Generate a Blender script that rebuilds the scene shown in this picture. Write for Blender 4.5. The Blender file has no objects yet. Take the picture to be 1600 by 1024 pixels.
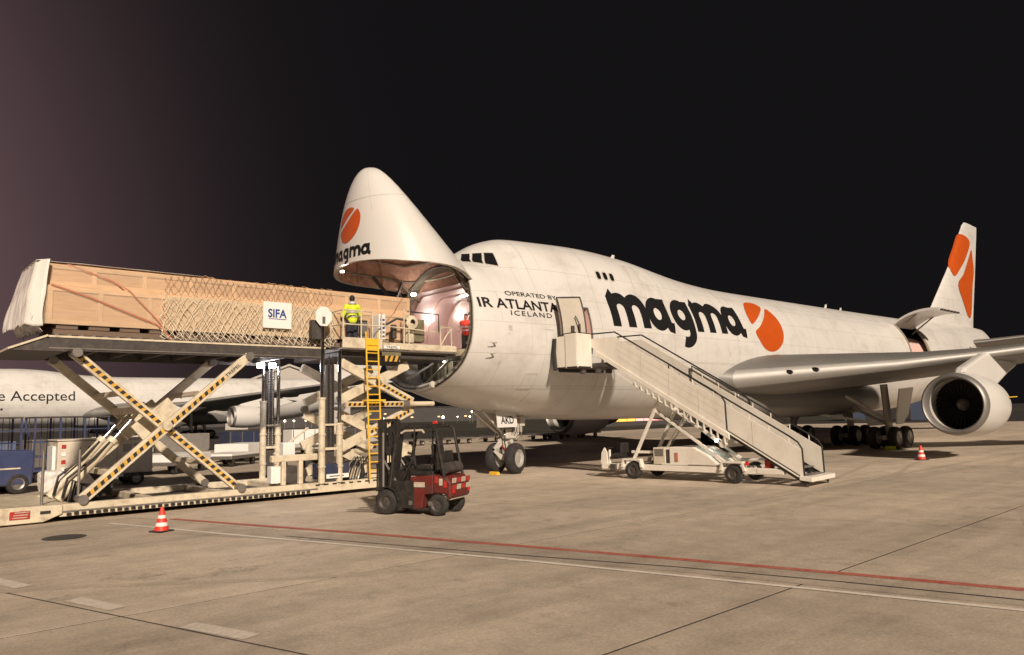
import bpy, bmesh, math, random
import numpy as np
from mathutils import Vector, Matrix, noise
from mathutils.geometry import tessellate_polygon

random.seed(7)
SC = bpy.context.scene
COL = SC.collection
R = math.radians

# ------------------------------------------------------------------ camera
CAM_POS = Vector((-12.56, -23.53, 2.38))
HEAD, PITCH, ROLL, FPX = R(48.41), .1153, .0234, 1175.0
fw0 = Vector((math.cos(HEAD), math.sin(HEAD), 0)); rt0 = Vector((math.sin(HEAD), -math.cos(HEAD), 0)); up0 = Vector((0, 0, 1))
FWD = fw0 * math.cos(PITCH) + up0 * math.sin(PITCH)
UPV = -fw0 * math.sin(PITCH) + up0 * math.cos(PITCH)
CR = rt0 * math.cos(ROLL) - UPV * math.sin(ROLL)
CU = rt0 * math.sin(ROLL) + UPV * math.cos(ROLL)
cam = bpy.data.cameras.new('camera'); camo = bpy.data.objects.new('camera', cam); COL.objects.link(camo)
cam.sensor_width = 36.0; cam.lens = FPX / 1600 * 36.0; cam.clip_start = .1; cam.clip_end = 6000
m3 = Matrix((CR, CU, -FWD)).transposed()
camo.matrix_world = Matrix.Translation(CAM_POS) @ m3.to_4x4()
SC.camera = camo

# ------------------------------------------------------------------ night sky, floodlight direction, exposure
SUN_AZ = Vector((-.40, -.92, 0)).normalized(); SUN_EL = R(30)
world = bpy.data.worlds.new('World'); SC.world = world; world.use_nodes = True
nt = world.node_tree; nt.nodes.clear()
N = lambda t: nt.nodes.new(t)
sky = N('ShaderNodeTexSky'); sky.sky_type = 'NISHITA'; sky.sun_disc = False
sky.sun_elevation = R(-9); sky.sun_rotation = math.atan2(SUN_AZ.x, SUN_AZ.y)
bg1 = N('ShaderNodeBackground'); bg1.inputs[1].default_value = .05
nt.links.new(sky.outputs[0], bg1.inputs[0])
# mauve glow added in place of lens flare, also as fill: strongest low down to the left of the view, fading smoothly all round
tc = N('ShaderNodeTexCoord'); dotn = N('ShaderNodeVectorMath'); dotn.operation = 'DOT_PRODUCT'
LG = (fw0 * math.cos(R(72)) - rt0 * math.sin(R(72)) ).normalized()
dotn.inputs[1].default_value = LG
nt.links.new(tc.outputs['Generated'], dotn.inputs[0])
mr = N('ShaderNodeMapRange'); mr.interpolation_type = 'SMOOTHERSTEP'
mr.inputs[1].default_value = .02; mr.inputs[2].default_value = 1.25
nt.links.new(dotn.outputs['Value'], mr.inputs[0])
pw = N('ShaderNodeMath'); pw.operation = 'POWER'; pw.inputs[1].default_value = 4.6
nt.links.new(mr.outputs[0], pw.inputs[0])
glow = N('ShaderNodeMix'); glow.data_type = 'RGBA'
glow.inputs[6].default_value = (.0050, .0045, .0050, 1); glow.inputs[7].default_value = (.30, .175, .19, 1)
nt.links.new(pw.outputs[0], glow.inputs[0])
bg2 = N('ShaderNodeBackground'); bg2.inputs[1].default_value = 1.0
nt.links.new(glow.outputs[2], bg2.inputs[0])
add = N('ShaderNodeAddShader'); out = N('ShaderNodeOutputWorld')
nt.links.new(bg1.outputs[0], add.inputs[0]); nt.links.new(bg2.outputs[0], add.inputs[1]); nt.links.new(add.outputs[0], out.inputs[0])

sun = bpy.data.lights.new('floodlight', 'SUN'); sun.energy = 3.7; sun.angle = R(2.2); sun.color = (1, .83, .66)
suno = bpy.data.objects.new('floodlight', sun); COL.objects.link(suno)
to_light = SUN_AZ * math.cos(SUN_EL) + up0 * math.sin(SUN_EL)
suno.rotation_euler = to_light.to_track_quat('Z', 'Y').to_euler(); suno.location = (20, -40, 40)
SC.view_settings.view_transform = 'Standard'; SC.view_settings.look = 'None'
SC.view_settings.exposure = .5; SC.view_settings.gamma = 1; SC.view_settings.use_curve_mapping = False

# ------------------------------------------------------------------ helpers: mesh building
class MB:
    def __init__(s): s.v = []; s.f = []
    def add(s, vs, fs):
        o = len(s.v); s.v += [Vector(p) for p in vs]; s.f += [tuple(o + i for i in f) for f in fs]; return s
    def box(s, c, size, M=None):
        c = Vector(c); h = Vector(size) * .5; vs = []
        for x in (-1, 1):
            for y in (-1, 1):
                for z in (-1, 1):
                    p = Vector((x * h.x, y * h.y, z * h.z)); vs.append(c + (M @ p if M else p))
        return s.add(vs, [(0, 1, 3, 2), (4, 6, 7, 5), (0, 4, 5, 1), (2, 3, 7, 6), (0, 2, 6, 4), (1, 5, 7, 3)])
    def bar(s, p, q, w, h, up=(0, 0, 1)):
        p = Vector(p); q = Vector(q); d = q - p; L = d.length; d.normalize(); up = Vector(up)
        x = d.cross(up)
        if x.length < 1e-4: x = d.cross(Vector((1, 0, 0)))
        x.normalize(); z = x.cross(d)
        M = Matrix((x, d, z)).transposed()
        return s.box((p + q) / 2, (w, L, h), M)
    def tube(s, p, q, r, r2=None, n=10):
        return s.path([p, q], r, n, r2=r2)
    def path(s, pts, r, n=8, closed=False, r2=None):
        pts = [Vector(p) for p in pts]; m = len(pts); rings = []
        t0 = (pts[1] - pts[0]).normalized()
        a = t0.cross(Vector((0, 0, 1)));  a = a if a.length > 1e-3 else t0.cross(Vector((1, 0, 0))); a.normalize()
        rs = r if isinstance(r, (list, tuple)) else [r + ((r2 - r) * i / (m - 1) if r2 is not None else 0) for i in range(m)]
        for i in range(m):
            if closed: t = pts[(i + 1) % m] - pts[i - 1]
            else: t = pts[min(i + 1, m - 1)] - pts[max(i - 1, 0)]
            t.normalize(); a = a - t * a.dot(t)
            if a.length < 1e-5: a = t.orthogonal()
            a.normalize(); b = t.cross(a)
            rings.append([pts[i] + (a * math.cos(2 * math.pi * k / n) + b * math.sin(2 * math.pi * k / n)) * rs[i] for k in range(n)])
        return s.loft(rings, wrap=closed, cap=not closed)
    def loft(s, rings, wrap=False, cap=True, close=True):
        n = len(rings[0]); m = len(rings); vs = [p for r in rings for p in r]; fs = []
        for i in range(m if wrap else m - 1):
            j = (i + 1) % m
            for k in range(n if close else n - 1):
                l = (k + 1) % n; fs.append((i * n + k, i * n + l, j * n + l, j * n + k))
        if cap and not wrap: fs += [tuple(range(n - 1, -1, -1)), tuple((m - 1) * n + k for k in range(n))]
        return s.add(vs, fs)
    def ext(s, poly, vec):
        n = len(poly); vec = Vector(vec); a = [Vector(p) for p in poly]; vs = a + [p + vec for p in a]
        fs = [tuple(range(n - 1, -1, -1)), tuple(range(n, 2 * n))] + [(k, (k + 1) % n, n + (k + 1) % n, n + k) for k in range(n)]
        return s.add(vs, fs)
    def lathe(s, prof, o, ax, n=32, cap=False):
        o = Vector(o); ax = Vector(ax).normalized(); a = ax.orthogonal().normalized(); b = ax.cross(a)
        rings = [[o + ax * x + (a * math.cos(2 * math.pi * k / n) + b * math.sin(2 * math.pi * k / n)) * max(r, 1e-4) for k in range(n)] for x, r in prof]
        return s.loft(rings, cap=cap)
    def ball(s, c, r, sc=(1, 1, 1), n=12):
        c = Vector(c); prof = [(-math.cos(math.pi * i / n) * r, math.sin(math.pi * i / n) * r) for i in range(n + 1)]
        t = MB().lathe(prof, (0, 0, 0), (0, 0, 1), n + 4)
        return s.add([c + Vector((p.x * sc[0], p.y * sc[1], p.z * sc[2])) for p in t.v], t.f)
    def build(s, name, mat, parent=None, smooth=None, bevel=0, world=None, recalc=True):
        root = parent
        while root is not None and root.parent is not None: root = root.parent
        off = Vector(WORLD[root]) if (root is not None and root in WORLD) else Vector((0, 0, 0))
        me = bpy.data.meshes.new(name)
        me.from_pydata([tuple(p - off) for p in s.v], [], s.f)
        if recalc:
            bm = bmesh.new(); bm.from_mesh(me); bmesh.ops.recalc_face_normals(bm, faces=bm.faces); bm.to_mesh(me); bm.free()
        if smooth:
            me.polygons.foreach_set('use_smooth', [True] * len(me.polygons)); me.set_sharp_from_angle(angle=R(smooth))
        me.materials.append(mat if not isinstance(mat, str) else M[mat])
        o = bpy.data.objects.new(name, me); COL.objects.link(o)
        if parent is not None: o.parent = parent
        if bevel:
            b = o.modifiers.new('bevel', 'BEVEL'); b.width = bevel; b.segments = 2; b.limit_method = 'ANGLE'; b.angle_limit = R(40)
        return o
WORLD = {}
def tag(o, label, cat, group=None, kind=None):
    if label: o['label'] = label
    if cat: o['category'] = cat
    if group: o['group'] = group
    if kind: o['kind'] = kind
    return o
def thing(name, label, cat, loc=(0, 0, 0), rotz=0, group=None, world=False):
    o = bpy.data.objects.new(name, None); COL.objects.link(o); o.location = loc; o.rotation_euler = (0, 0, rotz); o.empty_display_size = .2
    if world: WORLD[o] = tuple(loc)
    return tag(o, label, cat, group)
def kids(o): return [c for c in bpy.data.objects if c.parent == o]
def copy_tree(o, parent=None, skip=()):
    c = o.copy(); COL.objects.link(c); c.parent = parent
    for ch in kids(o):
        if ch.name.split('.')[0] not in skip: copy_tree(ch, c, skip)
    return c

# ------------------------------------------------------------------ helpers: materials
M = {}
def mat(name, col, rough=.6, metal=0, var=.12, scale=3.0, bump=.0, bscale=60, dirt=None, dirt_amt=.0, dirt_scale=1.2, coat=0, emit=None, es=0, streak=(1, 1, 1), rand=0, spec=.5, alpha=None, rvar=.1):
    m = bpy.data.materials.new(name); m.use_nodes = True; t = m.node_tree; n = t.nodes; l = t.links; b = n['Principled BSDF']
    co = n.new('ShaderNodeTexCoord'); mp = n.new('ShaderNodeMapping'); mp.inputs['Scale'].default_value = streak
    l.new(co.outputs['Object'], mp.inputs[0])
    no = n.new('ShaderNodeTexNoise'); no.inputs['Scale'].default_value = scale; no.inputs['Detail'].default_value = 6; no.inputs['Roughness'].default_value = .62
    l.new(mp.outputs[0], no.inputs['Vector'])
    r = n.new('ShaderNodeMapRange'); r.inputs[1].default_value = .25; r.inputs[2].default_value = .75
    r.inputs[3].default_value = 1 - var; r.inputs[4].default_value = 1 + var
    l.new(no.outputs['Fac'], r.inputs[0])
    src = r.outputs[0]
    if rand:
        oi = n.new('ShaderNodeObjectInfo'); rr = n.new('ShaderNodeMapRange'); rr.inputs[3].default_value = 1 - rand; rr.inputs[4].default_value = 1 + rand
        l.new(oi.outputs['Random'], rr.inputs[0]); mu = n.new('ShaderNodeMath'); mu.operation = 'MULTIPLY'
        l.new(src, mu.inputs[0]); l.new(rr.outputs[0], mu.inputs[1]); src = mu.outputs[0]
    mx = n.new('ShaderNodeVectorMath'); mx.operation = 'SCALE'; mx.inputs[0].default_value = col[:3]; l.new(src, mx.inputs['Scale'])
    colout = mx.outputs[0]
    if dirt is not None:
        n2 = n.new('ShaderNodeTexNoise'); n2.inputs['Scale'].default_value = dirt_scale; n2.inputs['Detail'].default_value = 8; n2.inputs['Roughness'].default_value = .7
        l.new(mp.outputs[0], n2.inputs['Vector'])
        r2 = n.new('ShaderNodeMapRange'); r2.inputs[1].default_value = .48; r2.inputs[2].default_value = .72; r2.inputs[4].default_value = dirt_amt
        l.new(n2.outputs['Fac'], r2.inputs[0])
        mm = n.new('ShaderNodeMix'); mm.data_type = 'RGBA'; l.new(r2.outputs[0], mm.inputs[0]); l.new(colout, mm.inputs[6]); mm.inputs[7].default_value = (*dirt, 1)
        colout = mm.outputs[2]
    l.new(colout, b.inputs['Base Color'])
    rv = n.new('ShaderNodeMapRange'); rv.inputs[3].default_value = max(.03, rough - rvar); rv.inputs[4].default_value = min(1, rough + rvar)
    l.new(no.outputs['Fac'], rv.inputs[0]); l.new(rv.outputs[0], b.inputs['Roughness'])
    b.inputs['Metallic'].default_value = metal; b.inputs['Specular IOR Level'].default_value = spec
    if coat: b.inputs['Coat Weight'].default_value = coat; b.inputs['Coat Roughness'].default_value = .15
    if bump:
        n3 = n.new('ShaderNodeTexNoise'); n3.inputs['Scale'].default_value = bscale; n3.inputs['Detail'].default_value = 4
        l.new(mp.outputs[0], n3.inputs['Vector'])
        bp = n.new('ShaderNodeBump'); bp.inputs['Strength'].default_value = bump; bp.inputs['Distance'].default_value = .02
        l.new(n3.outputs['Fac'], bp.inputs['Height']); l.new(bp.outputs[0], b.inputs['Normal'])
    if emit: b.inputs['Emission Color'].default_value = (*emit, 1); b.inputs['Emission Strength'].default_value = es
    if alpha is not None: b.inputs['Alpha'].default_value = alpha
    M[name] = m
    return m
mat('aircraft_white', (.65, .64, .625), .38, 0, .04, .35, dirt=(.36, .33, .30), dirt_amt=.5, dirt_scale=.7, streak=(.8, .8, 1.2), coat=.25)
mat('aircraft_white_clean', (.62, .61, .595), .38, 0, .03, .5, dirt=(.6, .56, .5), dirt_amt=.22, dirt_scale=.6, coat=.25)
mat('wing_grey', (.17, .165, .16), .45, .15, .08, .6, dirt=(.2, .18, .17), dirt_amt=.4, dirt_scale=.8)
mat('bare_aluminium', (.36, .35, .34), .58, .6, .06, 1.5)
mat('inlet_metal', (.26, .25, .24), .5, .6, .08, 2)
mat('logo_black', (.012, .012, .013), .5, 0, .1, 2, spec=.2)
mat('logo_orange', (.48, .078, .009), .42, 0, .05, 2)
mat('door_inner', (.48, .44, .38), .5, 0, .06, 2, dirt=(.3, .26, .2), dirt_amt=.35)
mat('seam_grey', (.45, .43, .40), .6, 0, .2, 2)
mat('dark_glass', (.012, .011, .012), .08, 0, .1, 3, spec=.7)
mat('frame_metal', (.34, .31, .25), .5, .4, .25, 6, dirt=(.08, .06, .05), dirt_amt=.6, dirt_scale=5)
mat('primer_green', (.19, .17, .10), .6, .1, .25, 5, dirt=(.05, .04, .03), dirt_amt=.7, dirt_scale=4)
mat('insulation', (.50, .29, .21), .7, 0, .3, 5, bump=.6, bscale=14, dirt=(.12, .06, .04), dirt_amt=.6, dirt_scale=3)
mat('hold_lining', (.66, .46, .42), .5, 0, .05, 2, dirt=(.5, .38, .35), dirt_amt=.35, dirt_scale=2)
mat('hold_floor', (.30, .28, .25), .45, .5, .2, 4)
mat('fan_dark', (.02, .019, .019), .5, .3, .1, 3)
mat('film_clear', (.74, .62, .48), .25, 0, .1, 3, bump=.7, bscale=5, alpha=.30, streak=(1, 1, 2))
mat('cargo_film', (.68, .57, .42), .3, 0, .14, 3, bump=.7, bscale=5, alpha=.62, streak=(1, 1, 2))
mat('dark_void', (.012, .011, .011), .9, 0, .1, 3)
mat('tyre', (.022, .021, .021), .85, 0, .25, 9, dirt=(.10, .085, .07), dirt_amt=.45, dirt_scale=5, bump=.15, bscale=40)
mat('hub_grey', (.45, .44, .42), .45, .3, .2, 8, dirt=(.12, .1, .08), dirt_amt=.5, dirt_scale=10)
mat('gear_white', (.55, .53, .48), .45, .1, .15, 6, dirt=(.2, .15, .1), dirt_amt=.6, dirt_scale=6)
mat('chrome', (.7, .69, .66), .12, 1, .05, 4)
mat('loader_cream', (.62, .55, .42), .5, 0, .12, 2.5, dirt=(.22, .16, .11), dirt_amt=.65, dirt_scale=3, bump=.08, bscale=25)
mat('loader_dark', (.06, .052, .05), .6, .2, .3, 4, dirt=(.16, .13, .1), dirt_amt=.5, dirt_scale=5)
mat('loader_steel', (.30, .28, .26), .45, .7, .25, 6, dirt=(.1, .08, .06), dirt_amt=.5, dirt_scale=6)
mat('loader_deck', (.20, .18, .16), .55, .5, .3, 3, dirt=(.4, .34, .27), dirt_amt=.4, dirt_scale=4)
mat('grease_black', (.02, .018, .017), .5, 0, .3, 8)
mat('hazard_black', (.02, .019, .018), .6, 0, .2, 8)
mat('hazard_yellow', (.62, .36, .05), .55, 0, .15, 6, dirt=(.2, .15, .1), dirt_amt=.5, dirt_scale=7)
mat('safety_yellow', (.78, .47, .03), .45, 0, .1, 6, dirt=(.3, .2, .08), dirt_amt=.3, dirt_scale=7)
mat('engine_blue', (.025, .035, .075), .5, 0, .2, 4, dirt=(.08, .07, .06), dirt_amt=.4)
mat('trailer_blue', (.035, .05, .13), .55, 0, .2, 4, dirt=(.1, .09, .08), dirt_amt=.4)
mat('wood_ply', (.56, .345, .19), .75, 0, .2, 3, streak=(.5, 6, 6), bump=.2, bscale=30, rand=.12, dirt=(.35, .18, .07), dirt_amt=.45, dirt_scale=2.5)
mat('wood_batten', (.64, .43, .25), .75, 0, .2, 4, streak=(6, 6, .8), bump=.2, bscale=25, rand=.14)
mat('wood_rail', (.62, .41, .235), .75, 0, .2, 4, streak=(.5, 6, 6), bump=.2, bscale=25, rand=.12)
mat('wood_dark', (.16, .11, .08), .8, 0, .25, 3, streak=(.6, 5, 5), bump=.2, bscale=25)
mat('strap_orange', (.42, .16, .09), .6, 0, .15, 8)
mat('net_white', (.76, .68, .54), .8, 0, .2, 10)
mat('net_brown', (.40, .27, .16), .8, 0, .25, 10)
mat('sign_white', (.78, .77, .75), .5, 0, .04, 3, dirt=(.6, .56, .5), dirt_amt=.3)
mat('sign_blue', (.02, .06, .26), .5, 0, .05, 3)
mat('stair_cream', (.74, .70, .63), .45, 0, .06, 1.5, dirt=(.5, .42, .32), dirt_amt=.45, dirt_scale=1.8, streak=(1, 1, .6), coat=.1)
mat('stair_rail_black', (.03, .028, .027), .5, .2, .2, 6)
mat('stair_tread', (.18, .17, .16), .55, .4, .2, 8)
mat('lamp_red', (.6, .02, .02), .3, 0, .1, 5)
mat('forklift_red', (.12, .015, .012), .55, 0, .4, 4, dirt=(.06, .045, .04), dirt_amt=1, dirt_scale=5, bump=.08, bscale=20)
mat('forklift_black', (.022, .02, .019), .5, .1, .3, 6, dirt=(.09, .075, .06), dirt_amt=.4, dirt_scale=6)
mat('stripe_white', (.5, .44, .36), .55, 0, .15, 6, dirt=(.3, .22, .16), dirt_amt=.6, dirt_scale=8)
mat('stripe_red', (.4, .025, .018), .5, 0, .15, 6, dirt=(.2, .08, .06), dirt_amt=.5, dirt_scale=8)
mat('cone_red', (.75, .045, .03), .5, 0, .08, 6, dirt=(.3, .05, .03), dirt_amt=.3, dirt_scale=8)
mat('cone_white', (.78, .74, .70), .45, 0, .06, 6, dirt=(.5, .42, .35), dirt_amt=.35, dirt_scale=8)
mat('skin', (.48, .27, .19), .55, 0, .06, 12)
mat('hair_dark', (.015, .012, .011), .7, 0, .2, 30)
mat('hi_vis', (.62, .72, .03), .65, 0, .12, 9)
mat('reflective', (.5, .5, .5), .35, .2, .1, 10)
mat('trouser_navy', (.02, .022, .035), .8, 0, .2, 9)
mat('vest_red', (.75, .06, .03), .6, 0, .1, 9)
mat('trouser_green', (.05, .06, .05), .8, 0, .2, 9)
mat('gpu_cream', (.60, .54, .45), .5, 0, .08, 2, dirt=(.3, .24, .18), dirt_amt=.4)
mat('night_building', (.06, .055, .055), .8, 0, .2, .2)
mat('hangar_grey', (.42, .39, .36), .7, 0, .08, .2)
mat('hangar_blue', (.09, .12, .2), .7, 0, .1, .3)
mat('lamp_white', (.9, .88, .85), .4, 0, .02, 3, emit=(1, .93, .85), es=22)
mat('lamp_far', (.9, .88, .85), .4, 0, .02, 3, emit=(1, .85, .62), es=14)
mat('window_lit', (.9, .6, .3), .4, 0, .02, 3, emit=(1, .62, .28), es=.8)
mat('sign_lit_yellow', (.9, .55, .1), .4, 0, .02, 3, emit=(1, .50, .08), es=.9)
mat('sign_lit_pink', (.9, .5, .5), .4, 0, .02, 3, emit=(1, .36, .34), es=.7)
mat('sack_white', (.66, .63, .6), .8, 0, .1, 7, bump=.5, bscale=9)
mat('grass_dark', (.022, .022, .012), .95, 0, .4, .2)
def plastic():
    m = mat('plastic_sheet', (.80, .76, .72), .28, 0, .05, 3, bump=.5, bscale=6, streak=(3, 3, .5))
    b = m.node_tree.nodes['Principled BSDF']; b.inputs['Alpha'].default_value = .88
plastic()
def panel_lines(m):
    # faint riveted skin panels over the aircraft paint
    t = m.node_tree; n = t.nodes; l = t.links; b = n['Principled BSDF']; src = b.inputs['Base Color'].links[0].from_socket
    co = n.new('ShaderNodeTexCoord'); sx = n.new('ShaderNodeSeparateXYZ'); cx = n.new('ShaderNodeCombineXYZ'); l.new(co.outputs['Object'], sx.inputs[0]); l.new(sx.outputs[0], cx.inputs[0]); l.new(sx.outputs[2], cx.inputs[1])
    br = n.new('ShaderNodeTexBrick'); br.inputs['Scale'].default_value = 1; br.inputs['Brick Width'].default_value = 2.6; br.inputs['Row Height'].default_value = 1.15; br.inputs['Mortar Size'].default_value = .007; br.inputs['Mortar Smooth'].default_value = .3
    br.inputs['Color1'].default_value = (1, 1, 1, 1); br.inputs['Color2'].default_value = (.955, .955, .955, 1); br.inputs['Mortar'].default_value = (.60, .59, .57, 1); l.new(cx.outputs[0], br.inputs['Vector'])
    st = n.new('ShaderNodeTexNoise'); st.inputs['Scale'].default_value = 1.0; st.inputs['Detail'].default_value = 7; st.inputs['Roughness'].default_value = .7
    mp = n.new('ShaderNodeMapping'); mp.inputs['Scale'].default_value = (3.2, .3, .22); l.new(co.outputs['Object'], mp.inputs[0]); l.new(mp.outputs[0], st.inputs['Vector'])
    rg = n.new('ShaderNodeMapRange'); rg.inputs[1].default_value = .45; rg.inputs[2].default_value = .75; rg.inputs[3].default_value = 1.0; rg.inputs[4].default_value = .93; l.new(st.outputs['Fac'], rg.inputs[0])
    m1 = n.new('ShaderNodeMix'); m1.data_type = 'RGBA'; m1.blend_type = 'MULTIPLY'; m1.inputs[0].default_value = 1; l.new(src, m1.inputs[6]); l.new(br.outputs['Color'], m1.inputs[7])
    m2 = n.new('ShaderNodeVectorMath'); m2.operation = 'SCALE'; l.new(m1.outputs[2], m2.inputs[0]); l.new(rg.outputs[0], m2.inputs['Scale']); l.new(m2.outputs[0], b.inputs['Base Color'])
    bp = n.new('ShaderNodeBump'); bp.inputs['Strength'].default_value = .25; bp.inputs['Distance'].default_value = .01; l.new(br.outputs['Fac'], bp.inputs['Height']); bp.invert = True; l.new(bp.outputs[0], b.inputs['Normal'])
panel_lines(M['aircraft_white'])

# ------------------------------------------------------------------ ground
def ground_mat(name, col, seam=False, paint=None, wear=.5, rand=.11):
    m = bpy.data.materials.new(name); m.use_nodes = True; t = m.node_tree; n = t.nodes; l = t.links; b = n['Principled BSDF']
    g = n.new('ShaderNodeNewGeometry')
    def nz(sc, det=6, ro=.6, mp=(1, 1, 1), rot=0):
        q = n.new('ShaderNodeMapping'); q.inputs['Scale'].default_value = mp; q.inputs['Rotation'].default_value = (0, 0, rot); l.new(g.outputs['Position'], q.inputs[0])
        a = n.new('ShaderNodeTexNoise'); a.inputs['Scale'].default_value = sc; a.inputs['Detail'].default_value = det; a.inputs['Roughness'].default_value = ro
        l.new(q.outputs[0], a.inputs['Vector']); return a.outputs['Fac']
    def rng(s, a, b_, c, d):
        r = n.new('ShaderNodeMapRange'); 
        for i, v in zip((1, 2, 3, 4), (a, b_, c, d)): r.inputs[i].default_value = v
        l.new(s, r.inputs[0]); return r.outputs[0]
    def mul(a, c):
        q = n.new('ShaderNodeMath'); q.operation = 'MULTIPLY'; l.new(a, q.inputs[0]); l.new(c, q.inputs[1]); return q.outputs[0]
    f = mul(rng(nz(.16, 5), .3, .7, .82, 1.16), rng(nz(1.4, 8, .75), .28, .72, .78, 1.18))
    f = mul(f, rng(nz(22, 6, .85), .28, .72, .62, 1.32))                                   # aggregate grain
    f = mul(f, rng(nz(.5, 5, .6, (.12, 2.2, 1), R(-17)), .45, .70, 1.05, .82))          # long tyre streaks along the stand lines
    f = mul(f, rng(nz(.4, 5, .65, (2.0, .10, 1), R(-48)), .52, .72, 1.0, .88))
    f = mul(f, rng(nz(.6, 9, .8), .56, .68, 1.0, .56))                                # oil and rubber patches
    f = mul(f, rng(nz(3.0, 6, .75), .655, .70, 1.0, .52))                                 # small drips
    if rand:
        oi = n.new('ShaderNodeObjectInfo'); f = mul(f, rng(oi.outputs['Random'], 0, 1, 1 - rand, 1 + rand))
    sc = n.new('ShaderNodeVectorMath'); sc.operation = 'SCALE'; sc.inputs[0].default_value = col; l.new(f, sc.inputs['Scale']); c = sc.outputs[0]
    if paint:
        mx = n.new('ShaderNodeMix'); mx.data_type = 'RGBA'
        l.new(mul(rng(nz(9, 6, .75), .42, .60, wear, 1), rng(nz(1.3, 4, .6), .3, .6, .75, 1)), mx.inputs[0]); l.new(c, mx.inputs[6])
        ps = n.new('ShaderNodeVectorMath'); ps.operation = 'SCALE'; ps.inputs[0].default_value = paint; l.new(rng(nz(14, 4), .2, .8, .85, 1.1), ps.inputs['Scale'])
        l.new(ps.outputs[0], mx.inputs[7]); c = mx.outputs[2]
    l.new(c, b.inputs['Base Color'])
    l.new(rng(nz(.7, 6, .7), .35, .7, .78, .55), b.inputs['Roughness']); b.inputs['Specular IOR Level'].default_value = .35
    bp = n.new('ShaderNodeBump'); bp.inputs['Strength'].default_value = .35; bp.inputs['Distance'].default_value = .012
    l.new(nz(45, 4, .7), bp.inputs['Height']); l.new(bp.outputs[0], b.inputs['Normal'])
    M[name] = m
CONC = (.49, .415, .335)
ground_mat('concrete', CONC); ground_mat('sealant', (.05, .045, .042), rand=0); ground_mat('unlit_ground', (.045, .042, .04), rand=0)
ground_mat('paint_white', CONC, paint=(.78, .73, .66), wear=.65, rand=0); ground_mat('paint_red', CONC, paint=(.40, .045, .03), wear=.7, rand=0)
ground_mat('patch_dark', (.41, .35, .285), rand=0); ground_mat('paint_faded', CONC, paint=(.68, .62, .54), wear=.55, rand=0)
ground_mat('rubber_mark', CONC, paint=(.40, .335, .265), wear=.0, rand=0)
ground_mat('iron', (.07, .065, .06), rand=0)

def sheet(name, poly, z, m, parent=None): return MB().add([(x, y, z) for x, y in poly], [tuple(range(len(poly)))]).build(name, m, parent)
gnd = sheet('airfield_ground', [(-2500, -2500), (3000, -2500), (3000, 3000), (-2500, 3000)], -.05, 'unlit_ground'); tag(gnd, 'dark airfield ground stretching to the horizon', 'ground', kind='structure')  # dark base colour stands in for ground the floodlights do not reach
# skewed slab grid: edge A runs along x, edge B along the stand lines
dB = Vector((.29, -.957)).normalized(); dA = Vector((1, .02)).normalized()
P0 = Vector((-9.4, -14.4)); sB = 5.9; sA = 5.3
P0 = P0 + dB * (3.9 / .957)
stepx = dA * (sB / (dA.x * -dB.y + dA.y * dB.x))
stepy = -dB * (sA / .957)
ap_lo, ap_hi = -3, 11; ap_w, ap_e = -5, 19
corner = lambda i, j: P0 + stepx * i + stepy * j
q = [corner(ap_w, ap_lo), corner(ap_e, ap_lo), corner(ap_e, ap_hi), corner(ap_w, ap_hi)]
apron = sheet('apron', [tuple(c) for c in q], -.0035, 'sealant'); tag(apron, 'floodlit concrete apron of large slabs', 'apron', kind='structure')  # near-black colour imitates grass left unlit beyond the floodlit area
slab_me = None
for i in range(ap_w, ap_e):
    for j in range(ap_lo, ap_hi):
        c = corner(i + .5, j + .5)
        if slab_me is None:
            a = stepx * .4966; b = stepy * .4963
            ps = [(-a - b), (a - b), (a + b), (-a + b)]; ins = .9985
            mb = MB().loft([[Vector((p.x, p.y, -.02)) for p in ps], [Vector((p.x, p.y, 0)) for p in ps]])
            o = mb.build('concrete_slab', 'concrete', apron); slab_me = o.data
        else:
            o = bpy.data.objects.new('concrete_slab', slab_me); COL.objects.link(o); o.parent = apron
        o.location = (c.x, c.y, random.uniform(-.0008, 0))
def stripe(name, pts, w, z, m):
    pts = [Vector(p) for p in pts]; L = []; Rr = []
    for k, p in enumerate(pts):
        t = (pts[min(k + 1, len(pts) - 1)] - pts[max(k - 1, 0)]).normalized(); nn = Vector((-t.y, t.x)) * w / 2; L.append(p + nn); Rr.append(p - nn)
    vs = [(p.x, p.y, z) for p in L + Rr]; n = len(pts)
    return MB().add(vs, [(k, k + 1, n + k + 1, n + k) for k in range(n - 1)]).build(name, m, apron)
stripe('repair_strip', [(-6.6, -6.2), (-5.0, -9.6), (-3.6, -13.5), (-2.6, -16.6), (-1.95, -19.1), (-.7, -23.5)], .95, .004, 'patch_dark')
stripe('joint_groove', [(-5.6, -8.5), (-3.75, -13.9), (-2.85, -16.3), (-2.2, -18.5), (-1.6, -21), (-.9, -23.5)], .05, .0075, 'sealant')
stripe('red_line', [(-6.3, -3.6), (-5.5, -6.0), (-4.4, -9.2), (-3.25, -12.9), (-2.32, -16.0), (-1.65, -18.4), (-1.05, -20.6), (-.2, -23.8)], .19, .008, 'paint_red')
stripe('white_line', [(-7.6, -3.2), (-6.9, -5.4), (-5.75, -9.0), (-4.2, -13.7), (-3.22, -17.1), (-2.2, -20.8), (-1.3, -24.2)], .115, .008, 'paint_white')
for a, b in (((-10.75, -8.7), (-10.4, -10.05)), ((-10.05, -11.5), (-9.75, -12.55)), ((-9.37, -14.05), (-9.03, -15.1)), ((-4.62, -21.0), (-4.3, -22.1))):
    stripe('dash_marking', [a, b], .24, .008, 'paint_faded')
MARKZ = [.0012]
def mz(): MARKZ[0] += .00022; return MARKZ[0]
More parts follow.
